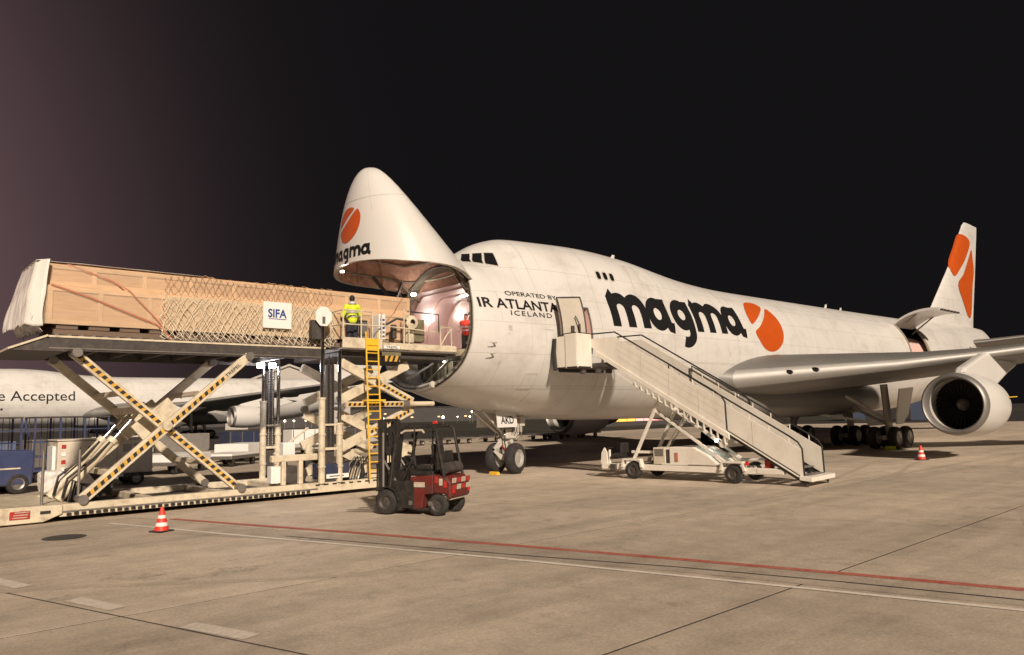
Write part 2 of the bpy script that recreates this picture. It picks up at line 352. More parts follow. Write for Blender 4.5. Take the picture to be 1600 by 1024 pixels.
def mark(cx, cy, r, a0, a1, w): stripe('tyre_mark', [(cx + r * math.cos(R(a0 + (a1 - a0) * k / 24)), cy + r * math.sin(R(a0 + (a1 - a0) * k / 24))) for k in range(25)], w, mz(), 'rubber_mark')
for cx, cy, r, a0, a1 in ((8, -20, 9, 100, 165), (8, -20, 10.4, 100, 160), (14, -34, 22, 92, 132), (14, -34, 23.5, 92, 132)): mark(cx, cy, r, a0, a1, .2)
for x0_, y0_, x1_, y1_ in ((-4, -14.6, 30, -7.5), (-4, -16.1, 30, -9.2), (-12, -9.6, -1, -16), (2, -20, 26, -13)): stripe('tyre_mark', [(x0_ + (x1_ - x0_) * k / 10, y0_ + (y1_ - y0_) * k / 10 + .25 * math.sin(k)) for k in range(11)], .22, mz(), 'rubber_mark')
mh = MB().lathe([(0, .42), (.006, .42), (.012, .40), (.012, .0)], (-8.88, -4.85, 0), (0, 0, 1), 28).build('manhole_cover', 'iron', apron)

# ------------------------------------------------------------------ fuselage surface of the freighter
def pchip(pts):
    x=np.array([p[0] for p in pts],float); y=np.array([p[1] for p in pts],float)
    h=np.diff(x); d=np.diff(y)/h; m=np.zeros(len(x))
    for i in range(1,len(x)-1):
        if d[i-1]*d[i]>0:
            w1=2*h[i]+h[i-1]; w2=h[i]+2*h[i-1]; m[i]=(w1+w2)/(w1/d[i-1]+w2/d[i])
    m[0]=d[0]; m[-1]=d[-1]
    def f(t):
        if t<=x[0]: return float(y[0])
        if t>=x[-1]: return float(y[-1])
        i=int(np.searchsorted(x,t)-1); s=(t-x[i])/h[i]
        return float((1+2*s)*(1-s)**2*y[i]+s*(1-s)**2*h[i]*m[i]+s*s*(3-2*s)*y[i+1]+s*s*(s-1)*h[i]*m[i+1])
    return f
_zb=pchip([(3.6,3.30),(4.93,2.88),(6.84,2.53),(9.66,2.2),(12,2.08),(16,2.05),(42,2.05),(48,2.45),(54,3.6),(60,5.1),(66,6.7),(68.6,7.5)])
_ztm=pchip([(4.66,8.37),(6,8.62),(8,8.76),(12,8.85),(30,8.88),(47,8.98),(56,9.15),(62,9.35),(66.5,9.3),(68.6,8.75)])
_ztu=pchip([(4.66,8.37),(5.5,8.88),(6.33,9.33),(7.36,9.62),(8.44,9.68),(11.5,9.77),(14.2,9.64),(15.8,9.46),(19.6,8.93),(21.3,8.74),(23,8.6),(25,8.3)])
_w=pchip([(4.1,2.87),(4.9,3.03),(6.5,3.19),(8.5,3.25),(42,3.25),(48,3.1),(54,2.6),(60,1.85),(66,1.0),(68.6,.5)])
_wu=pchip([(4.66,1.35),(5.5,1.7),(6.5,2.1),(8.5,2.5),(12,2.62),(16,2.5),(20,2.2),(25,1.5)])
_zc=pchip([(4,5.3),(42,5.35),(48,5.6),(54,6.3),(60,7.2),(68.6,8.1)])
def zb(x): return 4.6-1.3*(max(x,0)/3.6)**.357 if x<3.6 else _zb(x)
def ztm(x): return 4.6+3.77*(max(x,0)/4.66)**1.084 if x<4.66 else _ztm(x)
def wid(x): return 2.87*(max(x,0)/4.1)**.536 if x<4.1 else _w(x)
def zcn(x): return 4.6+.7*min(1,max(x,0)/4) if x<4 else _zc(x)
def rad(x,th):
    s=np.sin(th); c=np.cos(th); zc=zcn(x); w=max(wid(x),1e-5)
    h=max((ztm(x)-zc) if c>0 else (zc-zb(x)),1e-5)
    r=1/np.sqrt((s/w)**2+(c/h)**2)
    if 4.66<x<25:
        wu=_wu(x); hu=2.3; zu=_ztu(x)-hu; k=zc-zu
        A=(s/wu)**2+(c/hu)**2; B=2*c*k/hu**2; D=B*B-4*A*(k*k/hu**2-1)
        if D>0:
            ru=(-B+np.sqrt(D))/(2*A); kk=.5
            hh=max(kk-abs(r-ru),0)/kk
            r=max(r,ru)+hh*hh*kk*.25*min(1,(x-4.66)/1.5)*min(1,(25-x)/4)
    return r
def pt(x,th):
    r=rad(x,th); return np.array([x,-r*np.sin(th),zcn(x)+r*np.cos(th)])   # th>0 : port (-Y)
def xcut(z): return float(np.interp(z,[3.2,3.3,4.2,6,6.8,7.4,9],[3.55,3.6,3.85,4.07,4.25,4.45,4.5]))
def side_y(x,z):
    """port surface Y (negative) at station x, height z, by bisection on angle"""
    lo,hi=0.02,np.pi-.02
    for _ in range(24):
        m=(lo+hi)/2
        if zcn(x)+rad(x,m)*np.cos(m)>z: lo=m
        else: hi=m
    return -rad(x,lo)*np.sin(lo)

THS = sorted(set([round(t, 5) for t in np.linspace(-math.pi, math.pi, 97)[:-1]]))
def th_at(x, z):
    lo, hi = .02, math.pi - .02
    for _ in range(24):
        m = (lo + hi) / 2
        if zcn(x) + rad(x, m) * math.cos(m) > z: lo = m
        else: hi = m
    return lo
D1 = (8.68, 9.72, 4.72, 6.58); D2 = (41.9, 45.4, 4.95, 7.95)
tA, tB, tC, tD = th_at(9.2, D1[3]), th_at(9.2, D1[2]), th_at(43.6, D2[3]), th_at(43.6, D2[2])
for tt in (tA, tB, tC, tD):
    THS = [t for t in THS if abs(t - tt) > .02] + [tt]
THS.sort()
def cut_ring(X):
    fade = min(1, max(0, (8.4 - X) / 4.0)); ring = []
    for t in THS:
        x = X
        for _ in range(5):
            p = pt(x, t); x = X + (xcut(p[2]) - 4.05) * fade
        ring.append(Vector(pt(x, t)))
    return ring
def fus_mesh(open_nose=True):
    Xs = ([4.05 + .28 * k for k in range(16)] + [8.5, D1[0], 9.2, D1[1]] + [10 + .6 * k for k in range(27)] + [26.5 + 1.3 * k for k in range(12)] + [D2[0], 43, 44.2, D2[1]] +
          [46.5 + 1.25 * k for k in range(18)] + [68.2, 68.6])
    Xs = sorted(Xs)
    if not open_nose: Xs = [.0005, .03, .1, .22, .4, .65, 1, 1.4, 1.9, 2.4, 3, 3.6] + Xs
    rings = [cut_ring(X) if open_nose else [Vector(pt(X, t)) for t in THS] for X in Xs]
    mb = MB(); n = len(THS); vs = [p for r in rings for p in r]; fs = []
    for i in range(len(rings) - 1):
        xm = (Xs[i] + Xs[i + 1]) / 2
        for k in range(n):
            tm = (THS[k] + THS[(k + 1) % n]) / 2 if k < n - 1 else 9
            if open_nose and ((D1[0] < xm < D1[1] and tA < tm < tB) or (D2[0] < xm < D2[1] and tC < tm < tD)): continue
            fs.append((i * n + k, i * n + (k + 1) % n, (i + 1) * n + (k + 1) % n, (i + 1) * n + k))
    fs.append(tuple((len(rings) - 1) * n + k for k in range(n)))
    if not open_nose: fs.append(tuple(range(n)))
    return mb.add(vs, fs)

jet = thing('cargo_jet', 'white four-engined cargo jet with raised nose door and magma lettering', 'aircraft', (0, 0, 0), world=True)
fus = fus_mesh().build('fuselage', 'aircraft_white', jet, smooth=35)

# --- things laid on the skin
def subdiv(vs2, tris, L):
    bm = bmesh.new(); bv = [bm.verts.new((p[0], p[1], 0)) for p in vs2]
    for t in tris:
        try: bm.faces.new([bv[i] for i in t])
        except ValueError: pass
    for _ in range(7):
        ed = [e for e in bm.edges if e.calc_length() > L]
        if not ed: break
        bmesh.ops.subdivide_edges(bm, edges=ed, cuts=1); bmesh.ops.triangulate(bm, faces=bm.faces)
    bm.verts.index_update()
    r = [(v.co.x, v.co.y) for v in bm.verts], [tuple(v.index for v in f.verts) for f in bm.faces]; bm.free(); return r
def decal(name, vs2, tris, fn, mt, parent, L=.2):
    v, f = subdiv(vs2, tris, L)
    return MB().add([fn(a, b) for a, b in v], f).build(name, mt, parent, recalc=False)
def poly_tris(pts): return [tuple(t) for t in tessellate_polygon([[Vector((a, b, 0)) for a, b in pts]])]
def smooth_poly(pts, k=6):
    n = len(pts); o = []
    for i in range(n):
        p0, p1, p2, p3 = [Vector(pts[(i + d) % n]) for d in (-1, 0, 1, 2)]
        for j in range(k):
            t = j / k; o.append(tuple(.5 * ((2 * p1) + (p2 - p0) * t + (2 * p0 - 5 * p1 + 4 * p2 - p3) * t * t + (3 * p1 - p0 - 3 * p2 + p3) * t ** 3)))
    return o
def port(off):
    def f(x, z):
        y = side_y(x, z); t = th_at(x, z); return Vector((x, y - off * math.sin(t), z + off * math.cos(t)))
    return f
FONT = {}
def text2d(s, size, bold=0, space=1.0, shear=0):
    cu = bpy.data.curves.new('t', 'FONT'); cu.body = s; cu.size = size; cu.offset = bold; cu.space_character = space; cu.shear = shear; cu.resolution_u = 4; cu.fill_mode = 'FRONT'
    o = bpy.data.objects.new('t', cu); COL.objects.link(o); bpy.context.view_layer.update()
    me = bpy.data.meshes.new_from_object(o.evaluated_get(bpy.context.evaluated_depsgraph_get()))
    vs = [(v.co.x, v.co.y) for v in me.vertices]; fs = [tuple(p.vertices) for p in me.polygons]
    bpy.data.objects.remove(o); bpy.data.curves.remove(cu); bpy.data.meshes.remove(me)
    return vs, fs
def fit_text(s, x0, x1, z0, h, bold=0, space=1.0):
    """cap-height h, stretched to run from x0 to x1"""
    vs, fs = text2d(s, 1.0, bold, space); xs = [a for a, b in vs]; zs = [b for a, b in vs]
    caps = max(zs); w = max(xs) - min(xs)
    return [(x0 + (a - min(xs)) / w * (x1 - x0), z0 + b / caps * h) for a, b in vs], fs
def lettering(name, s, x0, x1, z0, h, fn, mt, parent, bold=0, L=.25, space=1.0):
    v, f = fit_text(s, x0, x1, z0, h, bold, space); letters(v, f, fn, mt, parent, L)
def letters(v, f, fn, mt, parent, L):
    # each character is a mesh of its own
    up_ = list(range(len(v)))
    def find(i):
        while up_[i] != i: up_[i] = up_[up_[i]]; i = up_[i]
        return i
    for t in f:
        for a in t[1:]: up_[find(a)] = find(t[0])
    groups = {}
    for t in f: groups.setdefault(find(t[0]), []).append(t)
    for ts in groups.values():
        ids = sorted({i for t in ts for i in t}); mp = {i: k for k, i in enumerate(ids)}
        decal('letter', [v[i] for i in ids], [tuple(mp[i] for i in t) for t in ts], fn, mt, parent, L)
def strokes(poly, w):
    P = [Vector(p) for p in poly]; L = []; Rr = []
    for k, p in enumerate(P):
        t = (P[min(k + 1, len(P) - 1)] - P[max(k - 1, 0)])
        if (P[0] - P[-1]).length < 1e-6 and k in (0, len(P) - 1): t = P[1] - P[-2]
        t.normalize(); nn = Vector((-t.y, t.x)) * w / 2; L.append(p + nn); Rr.append(p - nn)
    n = len(P); return [tuple(p) for p in L + Rr], [(k, k + 1, n + k + 1, n + k) for k in range(n - 1)]
def arc(cx, cy, rx, ry, a0, a1, n=20): return [(cx + rx * math.cos(R(a0 + (a1 - a0) * i / n)), cy + ry * math.sin(R(a0 + (a1 - a0) * i / n))) for i in range(n + 1)]
W0 = .335
GLYPH = {'m': (1.62, [[(.06, 1.0), (.15, .93), (.15, 0)], [(.15, .55)] + arc(.48, .55, .33, .31, 180, 0) + [(.81, 0)], [(.81, .55)] + arc(1.14, .55, .33, .31, 180, 0) + [(1.47, 0)]]),
         'a': (1.18, [arc(.48, .48, .335, .36, 0, 360, 28), [(.815, .98), (.83, .5), (.86, .22), (.96, .08), (1.14, .05)]]),
         'g': (1.10, [arc(.48, .52, .335, .34, 0, 360, 28), [(.815, .98), (.83, .5), (.83, -.05)] + arc(.50, -.08, .33, .28, 0, -115, 14)])}
def magma_word(fnoff, parent, x0, z0, sx, sz, slope=0, L=.22, mt='logo_black'):
    cx = 0
    for ch in 'magma':
        w, st = GLYPH[ch]; mb = MB()
        for k, s_ in enumerate(st):
            v, f = strokes(s_, W0); v, f = subdiv([(x0 + (cx + a) * sx, z0 + b * sz + slope * (cx + a) * sx) for a, b in v], f, L)
            fn = fnoff(.012 + .004 * k); mb.add([fn(a, b) for a, b in v], f)
        mb.build('letter', mt, parent, recalc=False); cx += w + .02
magma_word(port, fus, 11.15, 5.93, 1.51, 1.46, .015)
ORB = [[(22.79, 7.94), (23.5, 8.04), (24.0, 7.98), (24.2, 7.78), (23.5, 7.36), (22.8, 6.98), (22.19, 6.72), (22.08, 7.03), (22.25, 7.5)],
       [(24.56, 7.74), (24.9, 7.55), (25.10, 7.2), (25.14, 6.73), (25.0, 6.22), (24.65, 5.77), (24.1, 5.44), (23.43, 5.32), (22.82, 5.48), (22.44, 5.88), (22.26, 6.31), (22.85, 6.62), (23.65, 7.12)]]
for pl in ORB:
    p2 = smooth_poly(pl, 4); decal('emblem', p2, poly_tris(p2), port(.013), 'logo_orange', fus, .25)
lettering('lettering', 'OPERATED BY', 5.57, 8.1, 6.79, .17, port(.012), 'logo_black', fus, .006)
lettering('lettering', 'IR ATLANTA', 4.34, 8.02, 6.27, .37, port(.012), 'logo_black', fus, .02)
lettering('lettering', 'ICELAND', 5.6, 7.58, 6.01, .185, port(.012), 'logo_black', fus, .008, space=1.3)
# cabin windows of the upper deck
for x in (11.06, 11.48, 11.9):
    pl = [(x + .12 * math.copysign(abs(math.cos(a)) ** .6, math.cos(a)), 8.15 + .17 * math.copysign(abs(math.sin(a)) ** .6, math.sin(a))) for a in np.linspace(0, 2 * math.pi, 17)[:-1]]
    ol = [(x + (a - x) * 1.35, 8.15 + (b - 8.15) * 1.3) for a, b in pl]
    fr = decal('cabin_window', ol, poly_tris(ol), port(.008), 'seam_grey', fus, .3)
    decal('pane', pl, poly_tris(pl), port(.015), 'dark_glass', fr, .3)
# flight deck windows, mirrored on the far side
def cockpit(fn_side):
    for pl in ([(5.0, 8.30), (5.32, 8.70), (5.52, 8.70), (5.24, 8.26)], [(5.30, 8.26), (5.60, 8.70), (5.86, 8.71), (5.58, 8.19)], [(5.66, 8.18), (5.93, 8.71), (6.2, 8.70), (6.06, 8.09)]):
        c = (sum(a for a, b in pl) / 4, sum(b for a, b in pl) / 4); ol = [(c[0] + (a - c[0]) * 1.12, c[1] + (b - c[1]) * 1.1) for a, b in pl]
        fr = decal('cockpit_window', ol, poly_tris(ol), fn_side(.006), 'seam_grey', fus, .12); decal('pane', pl, poly_tris(pl), fn_side(.014), 'dark_glass', fr, .12)
def star(off):
    f = port(off)
    return lambda x, z: (lambda p: Vector((p.x, -p.y, p.z)))(f(x, z))
cockpit(port); cockpit(star)
lettering('lettering', 'TF-AKD', 56.6, 58.6, 6.75, .3, port(.012), 'logo_black', fus, .01)
def outline(x0, x1, z0, z1, w=.022):                    # closed hatches in the skin
    f = port(.007); seq = [(x0, z) for z in np.linspace(z0, z1, 9)] + [(x, z1) for x in np.linspace(x0, x1, 7)] + [(x1, z) for z in np.linspace(z1, z0, 9)] + [(x, z0) for x in np.linspace(x1, x0, 7)]
    cx_, cz_ = (x0 + x1) / 2, (z0 + z1) / 2; A = [f(a, b) for a, b in seq]; B = [f(a + w * (1 if a < cx_ else -1), b + w * (1 if b < cz_ else -1)) for a, b in seq]; n = len(A)
    MB().add(A + B, [(k, k + 1, n + k + 1, n + k) for k in range(n - 1)]).build('hatch_outline', 'seam_grey', fus, recalc=False)
outline(15.0, 17.6, 2.75, 4.3); outline(46.3, 48.9, 3.2, 4.6); outline(13.2, 14.0, 7.4, 8.9); outline(6.55, 7.1, 3.3, 3.9)
# panel seams and small marks on the skin
def seam_ring(X, w=.014, a0=.15, a1=2.7):
    ts = np.linspace(a0, a1, 60); A = []; B = []
    for t in ts:
        r = rad(X, t); 
        for L_, dx in ((A, -w / 2), (B, w / 2)):
            L_.append(Vector((X + dx, -(r + .006) * math.sin(t), zcn(X) + (r + .006) * math.cos(t))))
    n = len(ts); return MB().add(A + B, [(k, k + 1, n + k + 1, n + k) for k in range(n - 1)]).build('panel_seam', 'seam_grey', fus, recalc=False)
for X in (7.2, 10.4, 15.2, 20.4, 26.4, 31.8, 38.0, 47.6, 53.0, 58.6): seam_ring(X)
def long_seam(z, x0, x1, w=.012):
    xs = np.linspace(x0, x1, int((x1 - x0) / .5) + 2); f = port(.006); n = len(xs)
    return MB().add([f(x, z - w / 2) for x in xs] + [f(x, z + w / 2) for x in xs], [(k, k + 1, n + k + 1, n + k) for k in range(n - 1)]).build('panel_seam', 'seam_grey', fus, recalc=False)
long_seam(4.55, 10.2, 41); long_seam(7.75, 25.6, 41); long_seam(3.35, 6, 19)
for x, z, w, h in ((5.5, 5.52, .16, .2), (5.42, 5.32, .07, .07), (5.2, 4.25, .09, .10), (16.6, 5.75, .05, .2), (19.6, 5.05, .07, .24), (7.35, 5.55, .5, .03)):
    pl = [(x - w / 2, z - h / 2), (x + w / 2, z - h / 2), (x + w / 2, z + h / 2), (x - w / 2, z + h / 2)]; decal('service_panel', pl, poly_tris(pl), port(.008), 'seam_grey', fus, .2)
for z in (4.95, 4.58):                                   # pitot probes
    p = Vector((4.75, side_y(4.75, z), z)); b = p + Vector((.05, -.16, 0))
    mb = MB().path([p, b, b + Vector((-.12, -.02, 0)), b + Vector((-.34, 0, 0))], [.03, .025, .02, .01], 8); mb.build('probe', 'seam_grey', fus, smooth=40)
for x, y in ((13.6, -.9), (35.5, -.4), (38.5, 0)):
    z = zcn(x) + rad(x, math.asin(min(.9, -y / 3))) * math.cos(math.asin(min(.9, -y / 3))) - .05
    MB().ext([(x, y - .015, z), (x + .35, y - .015, z), (x + .42, y - .015, z + .34), (x + .27, y - .015, z + .34)], (0, .03, 0)).build('antenna', 'aircraft_white_clean', fus)

# --- nose opening: frame, latches, hold
ring0 = cut_ring(4.05)
def inner(p, k, dx=0):
    c = Vector((p.x, 0, zcn(p.x))); d = (p - c); return c + d * (1 - k / d.length) + Vector((dx, 0, 0))
MB().loft([ring0, [p + Vector((-.05, 0, 0)) for p in [inner(p, .05) for p in ring0]], [inner(p, .22, -.02) for p in ring0], [inner(p, .24, .35) for p in ring0]], cap=False).build('nose_frame', 'frame_metal', jet, smooth=30)
for k in range(2, len(THS), 3):
    p = inner(ring0[k], .13, -.06)
    if p.z < 7.7: MB().box(p, (.12, .10, .09)).build('latch', 'loader_steel', jet)
seal = MB().loft([[inner(p, .02, -.035) for p in ring0], [inner(p, .06, -.07) for p in ring0], [inner(p, .10, -.035) for p in ring0]], cap=False).build('door_seal', 'grease_black', jet)
FLOOR = 4.78
def hold_ring(x):
    w = wid(x) - .3; zc = zcn(x); pts = []
    yf = w * .97
    pts += [(yf, FLOOR), (w, 5.5), (w * .97, 6.1), (w * .88, 6.7), (w * .74, 7.12), (w * .6, 7.3)]
    return [Vector((x, -a, b)) for a, b in pts] + [Vector((x, a, b)) for a, b in reversed(pts)]
xs = [4.45, 4.8, 5.4, 6.2, 7.2, 8.5, 10, 14, 20, 26, 32, 40, 47]
mb = MB().loft([hold_ring(x) for x in xs], cap=False, close=False); r_ = hold_ring(47); mb.add(r_, [tuple(range(len(r_)))])
hold = mb.build('hold_lining', 'hold_lining', jet, smooth=30)
for x in np.arange(5.0, 30, 1.0):
    rr = [p for p in hold_ring(float(x))]; MB().path([p + (Vector((x, 0, 6)) - p).normalized() * .03 for p in rr], .035, 6).build('hold_rib', 'hold_lining', hold)
mb = MB().ext([(4.2, -2.6, FLOOR - .22), (4.2, 2.6, FLOOR - .22), (47, 2.9, FLOOR - .22), (47, -2.9, FLOOR - .22)], (0, 0, .22)); fl = mb.build('hold_floor', 'hold_floor', jet)
for y in (-1.9, -1.1, -.3, .3, 1.1, 1.9): MB().box((14, y, FLOOR + .02), (19.4, .14, .05)).build('roller_track', 'loader_steel', fl)
MB().box((4.15, 0, FLOOR - .12), (.12, 4.6, .24)).build('floor_sill', 'loader_cream', jet, bevel=.02)
# lower nose bay under the floor
rr = [Vector((5.3, -a, b)) for a, b in [(2.6, FLOOR - .25), (2.5, 4.2), (2.0, 3.5), (1.2, 3.05), (0, 2.92)]] + [Vector((5.3, a, b)) for a, b in [(1.2, 3.05), (2.0, 3.5), (2.5, 4.2), (2.6, FLOOR - .25)]]
bay = MB().add(rr, [tuple(range(len(rr)))]).build('nose_bulkhead', 'primer_green', jet)
for y in np.linspace(-2, 2, 9): MB().bar((5.22, y, 3.2 + .35 * abs(y)), (5.22, y, FLOOR - .28), .06, .08, (1, 0, 0)).build('bulkhead_stiffener', 'frame_metal', bay)
for (a, b, r) in (((4.0, -1.2, 3.6), (5.2, -.6, 4.5), .05), ((3.9, .4, 3.45), (5.1, .1, 4.55), .045), ((3.95, 1.5, 3.8), (5.1, 1.2, 4.5), .05), ((4.2, -2.0, 4.2), (5.2, -1.6, 3.9), .06)):
    MB().tube(a, b, r).build('door_actuator', 'gear_white', bay, smooth=40)
for c, s in (((4.7, -.3, 3.35), (.5, .5, .35)), ((4.6, .9, 3.5), (.4, .45, .4)), ((4.9, -1.3, 3.6), (.3, .5, .3)), ((4.3, .1, 3.5), (.16, .16, .3))): MB().box(c, s).build('equipment_box', 'gear_white', bay, bevel=.02)
# bright flanged lip of the opening on the far side
ki = [k for k in reversed(range(len(THS))) if THS[k] < -1.2 and ring0[k].z < 4.5] + [k for k in reversed(range(len(THS))) if THS[k] > 2.6]
pts = [inner(ring0[k], .13, -.10) for k in ki]
lip = MB().path(pts, .13, 8).build('lip_beam', 'gear_white', jet, smooth=40)
for k in range(2, len(pts) - 1): MB().box(pts[k] + Vector((-.12, -.02, .0)), (.05, .07, .07)).build('lip_bolt', 'loader_dark', lip)
# lamps that burn in the hold
def lamp(name, c, size, parent, power, col=(1, .80, .74), r=.12, mt='lamp_white', off=(0, 0, -.12)):
    o = MB().box(c, size).build(name, mt, parent, bevel=.01)
    li = bpy.data.lights.new('lamp_light', 'POINT'); li.energy = power; li.color = col; li.shadow_soft_size = r
    lo = bpy.data.objects.new('lamp_light', li); COL.objects.link(lo); lo.parent = o
    root = parent
    while root.parent: root = root.parent
    lo.location = Vector(c) + Vector(off) - (Vector(WORLD[root]) if root in WORLD else Vector())
    return o
for x in (6.1, 8.6, 11.6, 15): lamp('hold_lamp', (x, 0, 7.24), (.16, 1.1, .06), jet, 11, (1, .62, .52))
lamp('side_lamp', (5.9, 2.45, 6.5), (.22, .08, .22), jet, 8, (1, .9, .86), off=(0, -.16, 0))
lamp('side_lamp', (7.5, 2.5, 6.75), (.22, .08, .26), jet, 9, (.9, 1, .85), off=(0, -.16, 0))
lamp('door_lamp', (4.15, 1.15, 7.22), (.14, .14, .1), jet, 9, (1, .84, .70), off=(-.12, -.05, .14))
lamp('door_lamp', (.55, .35, 7.62), (.1, .1, .06), jet, 3, (1, .9, .8), off=(.1, 0, .12))
lamp('bay_lamp', (5.0, .3, 4.5), (.08, .08, .04), jet, 6, (1, .92, .85), off=(-.25, 0, -.1))
# boxes already loaded deep in the hold
for k, (x, y, h, lab) in enumerate(((11.0, .95, 2.1, 'metal container standing deep inside the hold on the far side'), (11.0, -1.0, 1.9, 'metal container standing deep inside the hold on the near side'))):
    ct = thing('freight_container', lab, 'container', (x, y, FLOOR + .05), 0, 'containers in the hold'); MB().box((0, 0, h / 2), (2.2, 1.7, h)).build('shell', 'loader_steel', ct, bevel=.03)
    for yy in (-.75, 0, .75): MB().box((-1.12, yy, h / 2), (.04, .05, h)).build('rib', 'frame_metal', ct)

# --- the raised nose door
HX, HZ, VA = 4.54, 7.255, R(85.06)
def vrot(p):
    dx, dz = p[0] - HX, p[2] - HZ
    return Vector((HX + dx * math.cos(VA) + dz * math.sin(VA), p[1], HZ - dx * math.sin(VA) + dz * math.cos(VA)))
def vis_ring(f, inset=0):
    ring = []
    for t in THS:
        xe = 3.9
        for _ in range(6): xe = xcut(pt(xe, t)[2])
        x = max(1e-3, xe * f); p = Vector(pt(x, t))
        if inset: p = inner(p, min(inset, .5 * rad(x, t)), 0)
        ring.append(vrot(p))
    return ring
fr_ = [.0003, .004, .012, .03, .06, .1, .16, .24, .33, .43, .54, .66, .78, .89, 1.0]
door = MB().loft([vis_ring(f) for f in fr_], cap=False); door.f.append(tuple(range(len(THS)))); door = door.build('nose_door', 'aircraft_white_clean', jet, smooth=40)
MB().loft([vis_ring(f, .16) for f in fr_[3:]], cap=False).build('door_lining', 'insulation', door, smooth=40)
MB().loft([vis_ring(1.0), vis_ring(1.0, .02), vis_ring(1.0, .17)], cap=False).build('door_rim', 'gear_white', door)
for f in (.2, .34, .48, .62, .76, .9): MB().path(vis_ring(f, .22), .05, 6, closed=True).build('door_rib', 'frame_metal', door)
for k in range(0, len(THS), 6):
    if THS[k] > 1.0 or THS[k] < -1.0: MB().path([vis_ring(f, .20)[k] for f in (.2, .4, .6, .8, .97)], .04, 6).build('door_stringer', 'insulation', door)
bulk = vis_ring(.5, .3); c_ = sum(bulk, Vector()) / len(bulk); MB().add(bulk, [tuple(range(len(bulk)))]).build('door_bulkhead', 'insulation', door)
MB().lathe([(0, .02), (0, .62), (.1, .6), (.22, .4), (.3, .02)], c_ + Vector((.9, .5, -.35)), (0, 0, -1), 24).build('radar_dome', 'hold_lining', door, smooth=40)
def chin(off):
    def f(y, x):
        w = wid(x); zc = zcn(x); z = zc - (zc - zb(x)) * math.sqrt(max(.0, 1 - (y / w) ** 2)); nn = Vector((0, y / w ** 2, (z - zc) / (zc - zb(x)) ** 2)); nn.normalize()
        return vrot(Vector((x, y, z)) + nn * off)
    return f
def chin_word(off):
    f = chin(off); return lambda a, b: f(-a, 3.43 - b)
magma_word(chin_word, door, -1.32, 0, .384, .38, 0, .07)
cs = lambda pl, sx: [(-(a - 23.6) / 3.06 * sx, 2.2 - (b - 6.68) / 2.72 * 1.28) for a, b in pl]
for pl in ORB:
    p2 = smooth_poly(cs(pl, 1.35), 4); decal('emblem', p2, poly_tris(p2), chin(.014), 'logo_orange', door, .08)
def vseam(x):
    A = []; B = []
    for t in THS + [THS[0]]:
        for L_, d in ((A, -.008), (B, .008)):
            p = Vector(pt(x + d, t)); c = Vector((p.x, 0, zcn(x))); L_.append(vrot(c + (p - c) * (1 + .006 / (p - c).length)))
    n = len(A); MB().add(A + B, [(k, k + 1, n + k + 1, n + k) for k in range(n - 1)]).build('panel_seam', 'seam_grey', door, recalc=False)
vseam(1.33)
for t in (1.25, 2.35):
    A = []; B = []
    for x in np.linspace(.1, 1.9 if t > 2 else 1.33, 20):
        for L_, d in ((A, -.006), (B, .006)):
            p = Vector(pt(float(x), t + d / max(.3, wid(x)))); c = Vector((p.x, 0, zcn(x))); L_.append(vrot(c + (p - c) * (1 + .006 / (p - c).length)))
    n = len(A); MB().add(A + B, [(k, k + 1, n + k + 1, n + k) for k in range(n - 1)]).build('panel_seam', 'seam_grey', door, recalc=False)
# hinge arms and jack struts between hold and door
for s in (-1, 1):
    MB().path([(4.75, s * 1.55, 7.0), (4.35, s * 1.75, 7.35), (3.9, s * 1.75, 7.75)], .06, 8).build('hinge_arm', 'primer_green', jet, smooth=40)
    MB().tube((4.85, s * 2.15, 6.2), (3.95, s * 1.95, 7.45), .05).build('hinge_strut', 'loader_dark', jet, smooth=40)
    MB().tube((4.8, s * 2.25, 6.75), (4.2, s * 1.7, 7.5), .035).build('hinge_strut', 'frame_metal', jet, smooth=40)
for a, b in (((3.1, .9, 6.75), (2.2, 1.0, 7.7)), ((3.1, .9, 6.75), (3.9, 1.6, 7.7))): MB().bar(a, b, .07, .12).build('jack_link', 'loader_dark', jet)

# --- entry door, open and swung forward; vestibule behind
mb = MB()
x0, x1, z0, z1 = D1; yo = side_y(9.2, 5.6)
mb.add([(x0, yo + .35, z0), (x1, yo + .35, z0), (x1, -1.4, z0), (x0, -1.4, z0), (x0, yo + .6, z1), (x1, yo + .6, z1), (x1, -1.4, z1), (x0, -1.4, z1)], [(0, 1, 2, 3), (4, 5, 6, 7), (2, 3, 7, 6)])
mb.add([port(-.01)(x0, z) for z in np.linspace(z0, z1, 8)] + [Vector((x0, -1.4, z)) for z in np.linspace(z0, z1, 8)], [(k, k + 1, 8 + k + 1, 8 + k) for k in range(7)])
mb.add([port(-.01)(x1, z) for z in np.linspace(z0, z1, 8)] + [Vector((x1, -1.4, z)) for z in np.linspace(z0, z1, 8)], [(k, k + 1, 8 + k + 1, 8 + k) for k in range(7)])
ves = mb.build('entry_vestibule', 'hold_lining', jet)
lamp('vestibule_lamp', (9.25, -1.7, 6.5), (.3, .2, .05), jet, 10, (1, .68, .62))
for z in (5.5, 5.85, 6.2): MB().box((9.3, -1.46, z), (.9, .1, .28)).build('galley_panel', 'hold_lining', ves, bevel=.02)
fp = port(.0)
pl = [(x0 - .06, z0 - .06), (x1 + .06, z0 - .06), (x1 + .06, z1 + .06), (x0 - .06, z1 + .06)]; n8 = 9
A = [fp(x0 - .04, z) for z in np.linspace(z0, z1, n8)] + [fp(x, z1) for x in np.linspace(x0, x1, 5)] + [fp(x1 + .02, z) for z in np.linspace(z1, z0, n8)]
MB().path(A, .035, 6).build('door_surround', 'loader_steel', jet, smooth=40)
